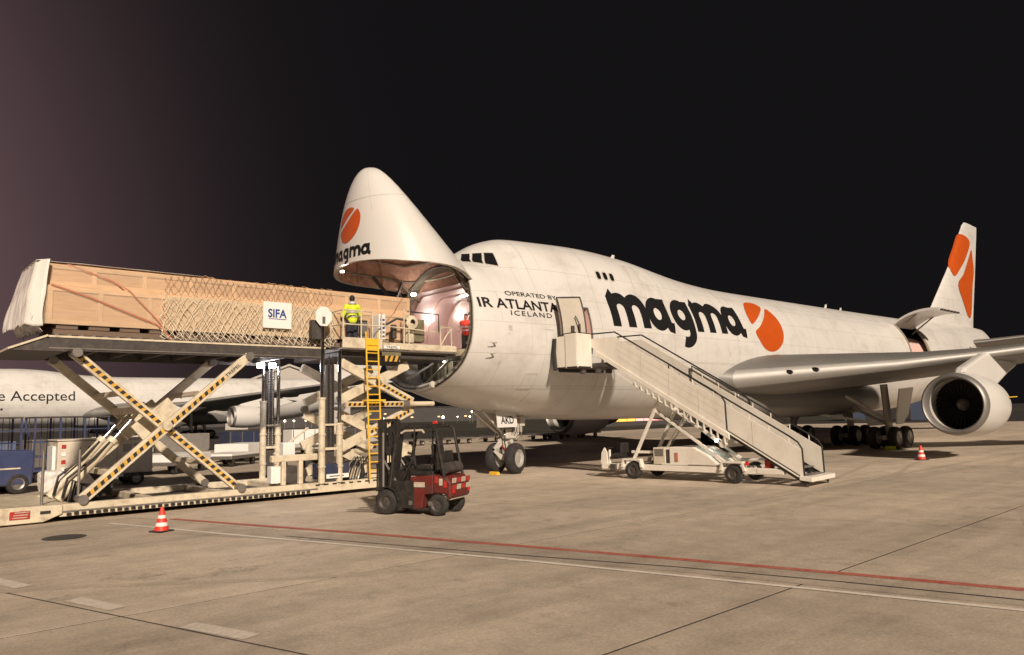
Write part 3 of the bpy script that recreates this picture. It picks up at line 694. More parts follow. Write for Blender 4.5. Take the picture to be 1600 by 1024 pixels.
# door leaf: curved panel standing off the skin, forward of the opening
def leaf(off, x): return [port(off)(x, z) for z in np.linspace(4.66, 6.62, 12)]
xa, xb = 7.62, 8.70
outer = [leaf(.42 + .20 * k / 5, xa + (xb - xa) * k / 5) for k in range(6)]; innr = [leaf(.32 + .20 * k / 5, xa + (xb - xa) * k / 5) for k in range(6)]
mb = MB(); rings = []
for a, b in zip(outer, innr): rings.append(a + b[::-1])
ed = mb.loft(rings).build('entry_door', 'door_inner', jet, smooth=30, bevel=.03)
for x, z, w, h in ((8.05, 5.45, .12, .42), (8.4, 5.55, .10, .36)):
    p = port(.60)(x, z); MB().box(p + Vector((0, .05, 0)), (w, .1, h)).build('door_handle', 'loader_dark', ed, bevel=.02)
MB().path([port(.62)(8.2, 5.95), port(.70)(8.26, 5.7), port(.64)(8.34, 5.45)], .025, 8).build('grab_handle', 'loader_dark', ed, smooth=40)
for z in (5.2, 6.2): MB().tube(port(.05)(8.7, z), port(.5)(8.45, z), .035).build('hinge_arm', 'loader_steel', ed, smooth=40)

# dark edge seal round the open leaf
er = [p + Vector((.0, -.02, 0)) for p in outer[0]] + [o_[-1] + Vector((0, -.02, 0)) for o_ in outer[1:]] + [p + Vector((0, -.02, 0)) for p in outer[-1][::-1]] + [o_[0] + Vector((0, -.02, 0)) for o_ in outer[::-1]]
MB().path(er, .028, 6, closed=True).build('edge_seal', 'loader_dark', ed, smooth=40)
# --- side cargo door, raised
x0, x1, z0, z1 = D2
ho = Vector((0, side_y(43.6, z1), z1)); arcp = []
for k in range(11):
    t = tC + (tD - tC) * k / 10; p = Vector(pt(43.6, t)); d = p - Vector((43.6, ho.y, ho.z)); a = R(-87)
    arcp.append(Vector((0, ho.y + d.y * math.cos(a) - d.z * math.sin(a), ho.z + .05 + d.y * math.sin(a) + d.z * math.cos(a))))
inn = [p + Vector((0, .04, -.17)) for p in arcp]
prof_ = arcp + inn[::-1]
scd = MB().loft([[Vector((x, p.y, p.z)) for p in prof_] for x in (x0 - .3, x0 + .8, x0 + 1.9, x1 - .1)]).build('cargo_door', 'aircraft_white_clean', jet, smooth=30)
for k in range(6): MB().box((x0 + .1 + k * .6, arcp[-1].y - .05, arcp[-1].z - .12), (.3, .1, .12)).build('door_latch', 'loader_dark', scd)
for x in (x0 + .15, x1 - .3): MB().tube((x, ho.y + .1, ho.z - .5), (x, (arcp[5].y), arcp[5].z - .15), .05).build('door_strut', 'loader_steel', scd, smooth=40)
for x in (x0, x1): MB().path([port(.0)(x, z) for z in np.linspace(z0, z1, 10)], .09, 8).build('door_jamb', 'frame_metal', jet, smooth=40)

# --- wings
def airfoil(n=22):
    up = []; lo = []
    for i in range(n + 1):
        x = .5 * (1 - math.cos(math.pi * i / n)); t = .6 * (.2969 * math.sqrt(x) - .126 * x - .3516 * x * x + .2843 * x ** 3 - .1036 * x ** 4); cmb = .02 * math.sin(math.pi * min(1, x * 1.1))
        up.append((x, t + cmb)); lo.append((x, -t + cmb))
    return up[::-1] + lo[1:-1]
AF = airfoil()
LEI = [p for p in AF if p[0] < .03]
def wing_mb(secs):
    return MB().loft([[Vector((x + a * c, y, z + b * c * th)) for a, b in AF] for x, y, z, c, th in secs])
SEC = [(17.6, -2.2, 3.85, 17.2, 1.2), (19.6, -3.3, 3.82, 15.4, 1.15), (24.7, -9.0, 4.30, 11.2, .86), (27.2, -11.8, 4.66, 9.2, .70), (35.9, -21.2, 6.0, 6.6, .72), (44.5, -30.6, 7.3, 4.0, .66), (45.9, -32.0, 7.5, 3.2, .6)]
def wing(side, parent, nm='wing'):
    return wing_mb([(x, y * side, z, c, th) for x, y, z, c, th in SEC]).build(nm, 'wing_grey', parent, smooth=50)
for sd in (1, -1):
    wg = wing(sd, jet)
    mb = MB()                                                                             # polished leading-edge skin
    rings = []
    for x, y, z, c, th in SEC[1:-1]:
        rings.append([Vector((x + a_ * c - .014, y * sd, z + b_ * c * th + .014 * (1 if k_ < len(LEI) / 2 - .6 else (-1 if k_ > len(LEI) / 2 - .4 else 0)))) for k_, (a_, b_) in enumerate(LEI)])
    mb.loft(rings, cap=False, close=False).build('leading_edge', 'bare_aluminium', wg, smooth=60)
    for yy in (-5.2, -6.1):                                                                # landing lights in the wing root
        k = (yy + 3.3) / (-9.0 + 3.3); x = 19.6 + 5.1 * k; z = 3.82 + .54 * k
        MB().ball((x + .10, yy * sd, z + .10), .2, (.5, 1.4, .6), 10).build('landing_light', 'dark_glass', wg, smooth=60)
    for yy, L_ in ((-8.2, 4.6), (-15.5, 3.6), (-19, 3.3)):                                 # flap track fairings
        k = min(1, (abs(yy) - 3.3) / 28); x = 33 + (abs(yy) - 3.3) * .42; z = 3.5 + (abs(yy) - 3.3) * .145
        MB().lathe([(0, .02), (.5, .26), (1.6, .4), (3, .33), (L_, .03)], (x - 1.4, yy * sd, z - .05), (1, 0, .02), 14).build('flap_fairing', 'wing_grey', wg, smooth=50)
# belly fairing
rings = []
for x, hw, zb_, zt_ in ((17.0, .6, 2.5, 2.9), (18.5, 2.2, 2.02, 3.4), (20, 3.2, 1.9, 3.9), (24, 3.65, 1.85, 4.1), (32, 3.7, 1.85, 4.1), (36, 3.3, 1.95, 3.9), (39, 2.2, 2.05, 3.3), (41, .6, 2.4, 2.8)):
    rings.append([Vector((x, hw * math.copysign(abs(math.cos(a)) ** .6, math.cos(a)), (zb_ + zt_) / 2 + (zt_ - zb_) / 2 * math.copysign(abs(math.sin(a)) ** .6, math.sin(a)))) for a in np.linspace(0, 2 * math.pi, 33)[:-1]])
MB().loft(rings).build('belly_fairing', 'wing_grey', jet, smooth=40)

# --- engines
def engine(c, parent):
    x, y, z = c; o = (x, y, z); ax = (1, 0, -.03)
    nac = MB().lathe([(.32, 1.33), (.7, 1.37), (1.6, 1.40), (2.6, 1.36), (3.5, 1.22), (3.9, 1.12), (3.88, 1.05)], o, ax, 48).build('nacelle', 'aircraft_white_clean', parent, smooth=40)
    MB().lathe([(.34, 1.332), (.12, 1.29), (.03, 1.24), (0, 1.19), (.05, 1.14), (.2, 1.10), (.5, 1.08)], o, ax, 48).build('inlet_lip', 'inlet_metal', nac, smooth=60)
    MB().lathe([(.5, 1.08), (1.05, 1.12), (1.6, 1.14)], o, ax, 48).build('inlet_duct', 'seam_grey', nac, smooth=60)
    MB().lathe([(1.45, .0), (1.45, 1.15)], o, ax, 40).build('fan_disc', 'dark_void', nac)
    mb = MB(); O = Vector(o) + Vector(ax) * 1.3
    for k in range(32):
        a = 2 * math.pi * k / 32; d = Vector((0, math.cos(a), math.sin(a))); t = Vector((0, -math.sin(a), math.cos(a)))
        p, q_ = O + d * .26, O + d * 1.1
        mb.add([p - t * .03 + Vector((-.06, 0, 0)), p + t * .03 + Vector((.06, 0, 0)), q_ + t * .09 + Vector((.05, 0, 0)), q_ - t * .06 + Vector((-.08, 0, 0))], [(0, 1, 2, 3)])
    mb.lathe([(-.02, .28), (.1, .28)], O, (1, 0, 0), 24)
    f = mb.build('fan', 'fan_dark', nac, recalc=False)
    f['kind'] = 'stuff'
    MB().lathe([(-.46, .005), (-.40, .07), (-.22, .17), (0, .27), (.06, .28)], O, (1, 0, 0), 24).build('spinner', 'loader_steel', nac, smooth=60)
    MB().lathe([(3.2, .95), (4.4, .82), (5.5, .58), (5.5, .50), (4.6, .6)], o, ax, 32).build('core_cowl', 'loader_steel', nac, smooth=40)
    MB().lathe([(4.6, .42), (5.6, .3), (6.3, .03)], o, ax, 24).build('exhaust_cone', 'loader_steel', nac, smooth=40)
    pl = [(x + 1.0, z + 1.35), (x + 1.4, z + 1.60), (x + 4.2, z + 2.3), (x + 5.5, z + 2.35), (x + 9.0, z + 1.9), (x + 7.0, z + 1.35), (x + 5.2, z + .75), (x + 3.6, z + 1.1)]
    MB().ext([(a, y - .22, b) for a, b in pl], (0, .44, 0)).build('pylon', 'aircraft_white_clean', nac, bevel=.12)
    MB().box((x + 1.9, y - 1.31, z - .15), (.34, .02, .16), Matrix.Rotation(R(-6), 3, 'X')).build('service_panel', 'sign_white', nac)
    MB().ext([(x + 3.0, y - 1.27, z + .22), (x + 3.75, y - 1.2, z + .22), (x + 3.6, y - 1.45, z + .24)], (0, 0, .03)).build('strake', 'safety_yellow', nac)
    return nac
engine((22.7, -11.85, 2.4), jet); engine((22.7, 11.85, 2.4), jet); eng1 = engine((31.2, -21.2, 2.95), jet); engine((31.2, 21.2, 2.95), jet)

# --- tail
def fin_mb(secs): return MB().loft([[Vector((x + a * c, b * c * th, z)) for a, b in [(a, bb - .02 * math.sin(math.pi * min(1, a * 1.1))) for a, bb in AF]] for x, z, c, th in secs])
fin = fin_mb([(52.6, 8.7, 13.0, .45), (54.0, 9.4, 11.5, .5), (55.6, 10.67, 10.3, .55), (60.2, 14.4, 7.15, .55), (64.9, 19.0, 4.1, .5), (65.6, 19.4, 3.5, .4)]).build('tail_fin', 'aircraft_white', jet, smooth=40)
def fin_side(x, z):
    xl = np.interp(z, [9.4, 10.67, 14.4, 19.0], [54.0, 55.6, 60.2, 64.9]); c = np.interp(z, [9.4, 10.67, 14.4, 19.0], [11.5, 10.3, 7.15, 4.1]); q_ = min(.99, max(.002, (x - xl) / c))
    t = .6 * (.2969 * math.sqrt(q_) - .126 * q_ - .3516 * q_ * q_ + .2843 * q_ ** 3 - .1036 * q_ ** 4); return Vector((x, -t * c * .55 - .03, z))
for pl in ([(63.24, 17.83), (64.59, 18.03), (66.3, 17.55), (64.7, 15.91), (62.74, 14.62), (60.96, 13.74), (60.35, 14.9), (61.82, 16.45)],
           [(66.63, 16.87), (66.82, 16.04), (66.94, 14.85), (66.1, 13.22), (65.1, 10.6), (64.03, 10.3), (62.87, 11.42), (61.7, 13.02), (63.61, 14.26), (65.32, 15.74)]):
    p2 = smooth_poly(pl, 4); decal('emblem', p2, poly_tris(p2), fin_side, 'logo_orange', fin, .5)
for sd in (1, -1):
    wing_mb([(57.8, -1.2 * sd, 7.45, 8.6, .62), (59.4, -2.6 * sd, 7.6, 7.6, .6), (67.2, -11.0 * sd, 8.7, 2.9, .55)]).build('tailplane', 'wing_grey', jet, smooth=50)
MB().lathe([(0, .5), (.5, .42), (.7, .3), (.72, .2), (.3, .18)], (68.5, 0, 8.12), (1, 0, .1), 24).build('exhaust_pipe', 'loader_steel', jet, smooth=40)

# --- landing gear
def wheel(c, r, w, parent, ax=(0, 1, 0), nm='wheel', hub='hub_grey'):
    t = MB().lathe([(-w / 2, r * .58), (-w / 2, r * .84), (-w * .42, r * .94), (-w * .2, r * .99), (0, r), (w * .2, r * .99), (w * .42, r * .94), (w / 2, r * .84), (w / 2, r * .58)], c, ax, 36).build(nm, 'tyre', parent, smooth=50)
    MB().lathe([(-w * .36, .01), (-w * .36, r * .22), (-w * .30, r * .40), (-w * .47, r * .52), (-w * .5, r * .585), (w * .5, r * .585), (w * .47, r * .52), (w * .30, r * .40), (w * .36, r * .22), (w * .36, .01)], c, ax, 30).build('rim', hub, t, smooth=40)
    return t
ng = MB().tube((7.8, 0, .62), (7.8, 0, 2.9), .14, n=16).build('nose_gear', 'gear_white', jet, smooth=40)
MB().tube((7.8, 0, .55), (7.8, 0, 1.25), .10, n=14).build('gear_piston', 'chrome', ng, smooth=40)
sa = R(-18); axw = (math.sin(sa), math.cos(sa), 0)
for s in (-1, 1): wheel((7.8 + s * .46 * axw[0], s * .46 * axw[1], .62), .62, .40, ng, axw)
MB().tube((7.8 - .5 * axw[0], -.5 * axw[1], .62), (7.8 + .5 * axw[0], .5 * axw[1], .62), .08).build('axle', 'gear_white', ng, smooth=40)
for a, b in (((7.62, 0, 1.35), (7.25, 0, .98)), ((7.25, 0, .98), (7.6, 0, .66))): MB().bar(a, b, .22, .07, (0, 1, 0)).build('torque_link', 'gear_white', ng)
for s in (-1, 1):
    MB().tube((7.72, s * .12, 1.5), (6.4, s * .32, 2.55), .06).build('drag_brace', 'gear_white', ng, smooth=40)
    MB().box((7.95, s * .25, 1.62), (.7, .16, .42)).build('gear_box', 'gear_white', ng, bevel=.04)
    MB().ball((7.55, s * .2, 1.55), .12, (.5, 1, 1), 10).build('taxi_light', 'chrome', ng, smooth=60)
MB().tube((7.9, -.3, 1.3), (7.9, .3, 1.3), .09).build('steering_actuator', 'gear_white', ng, smooth=40)
MB().path([(7.6, -.2, 1.8), (7.5, -.3, 1.4), (7.62, -.24, 1.0)], .025, 6).build('hose', 'grease_black', ng)
MB().path([(7.55, .1, 1.9), (7.42, .16, 1.5), (7.55, .12, .9)], .02, 6).build('hose', 'grease_black', ng)
for s in (-1, 1):
    gd = MB().ext([(6.85, s * .63, 1.88), (7.9, s * .63, 1.88), (7.9, s * .55, 2.5), (6.85, s * .55, 2.56)], (0, s * .05, 0)).build('gear_door', 'aircraft_white_clean', jet, bevel=.01)
    if s < 0:
        v, f = fit_text('AKD', 7.04, 7.72, 2.03, .29, .018); letters(v, f, lambda a, b: Vector((a, -.688 + (b - 1.88) * .123, b)), 'logo_black', gd, 1)
for c_, s_ in (((8.2, -.3, 1.9), (.5, .12, .5)), ((8.35, .1, 1.75), (.3, .5, .35)), ((8.05, -.1, 2.15), (.6, .5, .3)), ((8.45, -.35, 2.1), (.25, .1, .4))): MB().box(c_, s_).build('gear_equipment', 'gear_white', ng, bevel=.03)
for k in range(6): MB().path([(7.95 + .08 * k, -.34, 2.3), (7.9 + .09 * k, -.4, 1.8 - .05 * k), (7.86 + .04 * k, -.25, 1.35)], .016, 6).build('hydraulic_line', 'frame_metal' if k % 2 else 'grease_black', ng, smooth=40)
MB().bar((7.55, -.3, .95), (7.25, -.42, 1.15), .05, .05).build('tow_lug', 'stripe_red', ng)
def bogie(x, y, parent):
    g = MB().tube((x, y, .65), (x - .1, y * .98, 3.6), .2, n=14).build('main_gear', 'gear_white', parent, smooth=40)
    MB().tube((x - .85, y, .62), (x + .85, y, .62), .13).build('bogie_beam', 'gear_white', g, smooth=40)
    for dx in (-.73, .73):
        MB().tube((x + dx, y - .6, .62), (x + dx, y + .6, .62), .09).build('axle', 'gear_white', g, smooth=40)
        for s in (-1, 1): wheel((x + dx, y + s * .56, .62), .62, .44, g)
    MB().tube((x, y, 1.5), (x - 1.6, y * .7, 3.0), .09).build('drag_brace', 'gear_white', g, smooth=40)
    MB().tube((x, y, 1.3), (x + .1, y * .5, 2.7), .08).build('side_brace', 'gear_white', g, smooth=40)
    return g
for x, y in ((31.8, -5.5), (31.8, 5.5), (34.9, -1.9), (34.9, 1.9)): bogie(x, y, jet)
MB().ext([(30.9, -6.5, 3.3), (32.7, -6.55, 3.4), (32.5, -6.25, 1.9), (32.0, -6.1, 1.35), (31.2, -6.1, 1.35), (30.9, -6.25, 1.9)], (0, -.06, 0)).build('gear_door', 'aircraft_white_clean', jet)
for y in (-3.4, 3.4): MB().ext([(33.6, y, 2.1), (36.3, y, 2.1), (36.2, y * 1.02, 1.2), (33.8, y * 1.02, 1.2)], (0, .05, 0)).build('gear_door', 'aircraft_white_clean', jet)
MB().bar((29.4, -1.5, 2.15), (31.6, -5.2, 1.4), .12, .12).build('side_brace', 'gear_white', jet)

# ================================================================== main deck loader
ld = thing('cargo_loader', 'tall cream scissor-lift cargo loader with hazard-striped legs beside the open nose', 'cargo loader', (-4, 0, 0), world=True)
def part(mb, nm, mt, par=None, **k): return mb.build(nm, mt, par or ld, **k)
# base
for s in (-1, 1):
    rail = part(MB().box((-3.75, s * 1.66, .27), (9.3, .26, .30)), 'base_rail', 'loader_cream', bevel=.015)
    if s < 0:
        for k in range(40): part(MB().box((-8.2 + k * .165, -1.81, .17 + .012 * (k % 2)), (.105, .05, .075)), 'chain_link', 'grease_black', rail, bevel=.012)
        part(MB().box((-4.9, -1.80, .245), (6.9, .03, .035)), 'guide_strip', 'loader_steel', rail)
        for k in range(8): part(MB().box((-1.45 + k * .29, -1.80, .36), (.14, .02, .04)), 'rail_slot', 'hazard_black', rail)
part(MB().box((-3.9, 0, .20), (9.4, 3.0, .08)), 'base_plate', 'loader_dark')
for x in (-8.2, -6.2, -4.2, -2.2, -.2, .8): part(MB().box((x, 0, .30), (.22, 3.1, .2)), 'cross_beam', 'loader_cream', bevel=.01)
ch = part(MB().ext([(-11.6, -1.85, .04), (-8.75, -1.85, .04), (-8.35, -1.85, .2), (-8.35, -1.85, .42), (-11.6, -1.85, .48)], (0, 3.7, 0)), 'rear_chassis', 'loader_cream', bevel=.02)
part(MB().box((-9.25, -1.862, .25), (.42, .012, .19)), 'warning_plate', 'stripe_red', ch)
for k in range(3): part(MB().box((-9.25 + .02 * k, -1.872, .195 + .06 * k), (.3, .006, .022)), 'plate_text', 'stripe_white', ch)
part(MB().box((-8.72, -1.862, .27), (.22, .012, .07)), 'plate_slot', 'hazard_black', ch)
for x in (-8.75, -7.95): part(MB().tube((x, -1.5, .35), (x, -1.5, 1.75), .035), 'guard_post', 'loader_steel', smooth=40)
# scissors of the main platform
def beam(p, q, w, h, nm, mt, par=None, up=(0, 0, 1)): return part(MB().bar(p, q, w, h, up), nm, mt, par, bevel=.015)
def striped(p, q, y, w, h, par, a, b, step=.2):
    p = Vector(p); q = Vector(q); d = (q - p); L = d.length; d.normalize(); nrm = Vector((-d.z, 0, d.x))
    e0 = p + d * (a * L); e1 = p + d * (b * L); yy = y - w / 2 - .006
    sp = MB().bar(Vector((e0.x, yy, e0.z)), Vector((e1.x, yy, e1.z)), .012, h * .40, nrm).build('hazard_strip', 'hazard_yellow', par)
    n = int((b - a) * L / step)
    for k in range(n):
        c = e0 + d * ((k + .5) * (b - a) * L / n); s2 = step * .30; sk = .22 * h
        pl = [c - d * s2 - nrm * h * .19 - d * sk * .5, c + d * s2 * .7 - nrm * h * .19 - d * sk * .5, c + d * s2 * .7 + nrm * h * .19 + d * sk * .1, c - d * s2 + nrm * h * .19 + d * sk * .1]
        MB().ext([(v.x, yy - .006, v.z) for v in pl], (0, -.006, 0)).build('hazard_block', 'hazard_black', sp)
for y, mt, st in ((-1.62, 'loader_cream', 1), (1.35, 'loader_cream', 0)):
    o = .13 if y < 0 else -.13
    A = beam((-8.17, y + o, 4.22), (-3.85, y + o, .47), .16, .24, 'scissor_leg', mt); B = beam((-3.66, y - o * .6, 4.28), (-7.9, y - o * .6, .5), .16, .26, 'scissor_leg', mt)
    if st:
        striped((-8.17, 0, 4.22), (-3.85, 0, .47), y + o, .16, .26, A, .01, .99); striped((-3.66, 0, 4.28), (-7.9, 0, .5), y - o * .6, .16, .26, B, .17, .99)
        v, f = fit_text('TREPEL', 0, .55, 0, .09, .01)
        p = Vector((-3.66, 0, 4.28)); d = (Vector((-7.9, 0, .5)) - p).normalized(); nn = Vector((-d.z, 0, d.x))
        if nn.z < 0: nn = -nn
        base = p + d * .92
        letters(v, f, lambda a, b: Vector((base.x, y - o * .6 - .09, base.z)) - d * a + nn * (b - .045), 'logo_black', B, 1)
    for x, z in ((-8.17, 4.22), (-3.85, .47), (-3.66, 4.28), (-7.9, .5)): part(MB().tube((x, y - .25, z), (x, y + .25, z), .12, n=16), 'pivot_roller', 'loader_steel', smooth=40)
part(MB().tube((-5.93, -1.85, 2.3), (-5.93, 1.55, 2.3), .13, n=16), 'pivot_shaft', 'loader_cream', smooth=40)
for x, z in ((-7.0, 3.2), (-4.7, 1.25), (-7.2, 1.1), (-4.9, 3.2)): beam((x, -1.5, z), (x, 1.3, z), .2, .14, 'tie_beam', 'loader_cream')
for y in (-.75, .35):
    a, b, c = Vector((-8.25, y, .45)), Vector((-7.0, y, 1.95)), Vector((-6.35, y, 2.75))
    part(MB().tube(a, b, .115, n=16), 'cylinder_barrel', 'loader_cream', smooth=40); part(MB().tube(b, c, .055, n=14), 'cylinder_rod', 'chrome', smooth=40)
    part(MB().tube(b - (b - a) * .05, b + (b - a) * .02, .14, n=16), 'cylinder_gland', 'loader_cream', smooth=40)
    part(MB().path([(-8.2, y - .18, .5), (-8.1, y - .2, 1.0), (-7.5, y - .2, 1.5), (-7.1, y - .1, 1.9)], .03, 8), 'hydraulic_hose', 'grease_black', smooth=40)
beam((-6.5, -1.3, 2.75), (-6.5, 1.2, 2.75), .22, .22, 'lift_yoke', 'loader_cream'); beam((-6.45, -.9, 2.1), (-5.5, -.9, 2.9), .12, .5, 'yoke_plate', 'loader_cream'); beam((-6.45, .6, 2.1), (-5.5, .6, 2.9), .12, .5, 'yoke_plate', 'loader_cream')
# hose reels and clutter in the base
for k in range(5): part(MB().path([(-8.1 + .12 * k, -1.1 + .25 * k, .4), (-8.0 + .1 * k, -1.1 + .22 * k, .95 - .05 * k), (-7.6 + .1 * k, -1.0 + .2 * k, .75), (-7.3, -.9 + .2 * k, .4)], .03, 7), 'hydraulic_hose', 'grease_black', smooth=40)
part(MB().box((-7.2, .9, .75), (1.1, .8, .8)), 'hydraulic_tank', 'loader_dark', bevel=.03)
# main platform
for s in (-1, 1):
    sb = part(MB().box((-5.0, s * 1.7, 4.43), (7.6, .12, .34)), 'platform_beam', 'loader_dark')
    part(MB().box((-5.0, s * 1.765, 4.615), (7.62, .03, .05)), 'edge_trim', 'loader_cream', sb); part(MB().box((-5.0, s * 1.77, 4.32), (7.6, .03, .03)), 'edge_trim', 'loader_steel', sb)
part(MB().box((-5.02, 0, 4.59), (7.62, 3.36, .06)), 'platform_deck', 'loader_deck')
for x in np.arange(-8.4, -1.2, .9): part(MB().box((float(x), 0, 4.44), (.10, 3.26, .2)), 'deck_joist', 'loader_dark')
for k in range(26): part(MB().tube((-8.6 + k * .285, -1.55, 4.67), (-8.6 + k * .285, 1.55, 4.67), .045, n=8), 'deck_roller', 'loader_steel', smooth=40)
rp = part(MB().ext([(-8.83, -1.78, 4.64), (-9.62, -1.78, 4.30), (-9.64, -1.78, 4.24), (-8.4, -1.78, 4.24), (-8.3, -1.78, 4.4), (-8.83, -1.78, 4.56)], (0, 3.5, 0)), 'deck_ramp', 'loader_dark')
for s in (-1.78, 1.72): part(MB().bar((-9.63, s - .01, 4.285), (-8.83, s - .01, 4.63), .06, .05), 'ramp_trim', 'loader_cream', rp)
part(MB().bar((-9.63, -1.78, 4.28), (-9.63, 1.72, 4.28), .06, .05), 'ramp_trim', 'loader_cream', rp)
# lifting masts
for y, xa, xb, ta, tb in ((-1.78, -1.31, -.70, 5.45, 4.55), (1.75, -1.70, -1.16, 4.5, 4.5)):
    for x, top, hz in ((xa, ta, 3.05), (xb, tb, 2.25)):
        ms = part(MB().tube((x, y, .4), (x, y, hz), .105, n=16), 'mast_housing', 'loader_cream', smooth=40)
        for z in (hz - .03, 1.9, .9): part(MB().tube((x, y, z - .03), (x, y, z + .03), .125, n=16), 'mast_collar', 'loader_cream', ms, smooth=40)
        part(MB().tube((x, y, hz), (x, y, top), .062, n=14), 'mast_rod', 'chrome', ms, smooth=40)
    xm = (xa + xb) / 2
    for dx in (-.07, .07):
        prof = []
        for k in range(34): z = 1.5 + k * .085; prof += [(z, .012), (z + .02, .032), (z + .05, .032), (z + .07, .012)]
        part(MB().lathe(prof, (xm + dx, y, 0), (0, 0, 1), 8), 'lift_chain', 'loader_steel' if y > 0 else 'grease_black')
    part(MB().box((xm, y + .1, 2.3), (.3, .12, 3.6)), 'mast_channel', 'loader_dark', bevel=.02)
    part(MB().bar((xa, y, 1.45), (xb, y, 1.45), .1, .08), 'mast_tie', 'loader_cream'); part(MB().bar((xa, y, 2.2), (xb, y, 2.2), .08, .06), 'mast_tie', 'loader_cream')
oc = [(-1.31 + .30 * math.cos(R(22.5 + 45 * k)), -1.86, 5.62 + .33 * math.sin(R(22.5 + 45 * k))) for k in range(8)]
part(MB().ext(oc, (0, .03, 0)), 'octagon_plate', 'sign_white'); part(MB().box((-1.31, -1.87, 5.5), (.1, .02, .22)), 'plate_clamp', 'loader_steel')
part(MB().box((-1.5, -1.65, 5.2), (.3, .2, .6)), 'mast_guard', 'loader_dark')
# lit work lamps under the platform
for x, y, pw in ((-2.15, .95, 30), (-1.75, .95, 60)):
    lamp('work_lamp', (x, y, 4.22), (.2, .14, .16), ld, pw, (.95, .93, 1), off=(-.05, -.16, -.05))
# engine deck between the scissors
part(MB().box((-.85, -1.5, .74), (.95, .7, .48)), 'engine_cover', 'engine_blue', bevel=.05)
part(MB().box((-.80, -1.862, .60), (.78, .012, .13)), 'name_plate', 'sign_white')
part(MB().box((-.84, -1.871, .60), (.5, .006, .03)), 'plate_line', 'loader_dark')
wheel((-.05, -1.45, .62), .42, .3, ld); wheel((-.05, 1.45, .62), .42, .3, ld)
for k in range(6): part(MB().path([(-.45 + .1 * k, -1.75, .5), (-.35 + .1 * k, -1.82, .95), (-.15 + .1 * k, -1.78, 1.15), (.05 + .08 * k, -1.6, .9)], .025, 7), 'hydraulic_hose', 'grease_black' if k % 2 else 'loader_steel', smooth=40)
tb = part(MB().box((-2.15, -1.62, 1.22), (1.5, .18, .20)), 'service_frame', 'loader_cream', bevel=.03)
for x in (-2.5, -1.95): part(MB().box((x, -1.62, .78), (.14, .16, .72)), 'frame_leg', 'loader_cream', tb, bevel=.03)
part(MB().box((-2.78, -1.6, .75), (.3, .3, .5)), 'fuse_box', 'sign_white', bevel=.02); part(MB().box((-2.2, -1.2, .72), (.5, .5, .5)), 'battery_box', 'loader_dark', bevel=.02)
for x in (-1.7, -2.3): part(MB().tube((x, -1.2, .4), (x, -1.2, 1.1), .12, n=14), 'gas_bottle', 'loader_dark', smooth=40)
part(MB().box((-1.9, -.6, 1.45), (.4, .3, .42)), 'junction_box', 'sign_white', bevel=.02); part(MB().bar((-2.3, -.5, 1.3), (-1.0, -.2, 2.1), .07, .05), 'brace', 'loader_cream')
# bridge scissors
for y, mt in ((-1.5, 'loader_cream'), (1.3, 'loader_cream')):
    s = 1 if y < 0 else -1; legs = []
    for p, q, dy in (((-.52, 4.2), (2.25, 2.9), 0), ((-.5, 2.95), (2.2, 4.2), .2), ((-.5, 1.45), (2.25, 2.66), 0), ((-.5, 2.55), (2.2, 1.25), .2), ((-.3, .55), (2.2, 1.3), 0), ((-.4, 1.35), (1.2, .5), .2)):
        legs.append(beam((p[0], y + s * dy, p[1]), (q[0], y + s * dy, q[1]), .15, .30, 'bridge_scissor', mt))
    if y < 0:
        striped((-.52, 0, 4.2), (2.25, 0, 2.9), y, .15, .24, legs[0], .5, .97, .17); striped((-.5, 0, 1.45), (2.25, 0, 2.66), y, .15, .24, legs[2], .38, .96, .17)
    for x, z in ((2.25, 2.78), (-.5, 2.75), (.85, 3.55), (.85, 2.0)): part(MB().tube((x, y - .12, z), (x, y + s * .32, z), .11, n=14), 'pivot_pin', 'loader_steel', smooth=40)
hb = beam((-.45, -1.72, 2.83), (1.78, -1.72, 2.83), .12, .18, 'mid_bar', 'loader_cream'); striped((-.45, 0, 2.83), (1.78, 0, 2.83), -1.72, .12, .24, hb, .02, .98, .17)
part(MB().tube((1.7, -1.72, 2.83), (3.0, -1.72, 2.83), .085, n=14), 'ram_tube', 'loader_cream', smooth=40); part(MB().tube((1.72, -1.72, 2.83), (1.95, -1.72, 2.83), .13, n=14), 'ram_collar', 'loader_steel', smooth=40)
# bridge platform
part(MB().box((1.65, 0, 4.60), (4.7, 3.5, .10)), 'bridge_deck', 'loader_deck'); part(MB().box((1.5, 0, 4.46), (4.3, 3.3, .16)), 'bridge_frame', 'loader_dark', bevel=.02)
part(MB().ext([(4.0, -1.45, 4.56), (4.0, 1.45, 4.56), (4.62, 1.45, 4.79), (4.62, -1.45, 4.79)], (0, 0, .05)), 'bridge_flap', 'loader_cream')
part(MB().box((2.45, -1.79, 4.79), (3.1, .05, .22)), 'side_board', 'loader_cream', bevel=.01); part(MB().box((2.45, -1.82, 4.63), (3.12, .04, .05)), 'edge_trim', 'loader_steel')
part(MB().box((.05, -1.93, 4.82), (1.45, .05, .34)), 'cage_skirt', 'loader_cream', bevel=.01); part(MB().box((.05, -1.55, 4.63), (1.5, .8, .06)), 'cage_floor', 'loader_deck')
part(MB().box((1.22, -1.86, 4.74), (.62, .02, .11)), 'maker_plate', 'sign_white'); v, f = fit_text('TREPEL', .98, 1.46, 4.70, .075, .01); letters(v, f, lambda a, b: Vector((a, -1.875, b)), 'logo_black', ld, 1)
hz = part(MB().box((1.28, -1.80, 4.36), (.58, .02, .2)), 'hazard_panel', 'hazard_yellow')
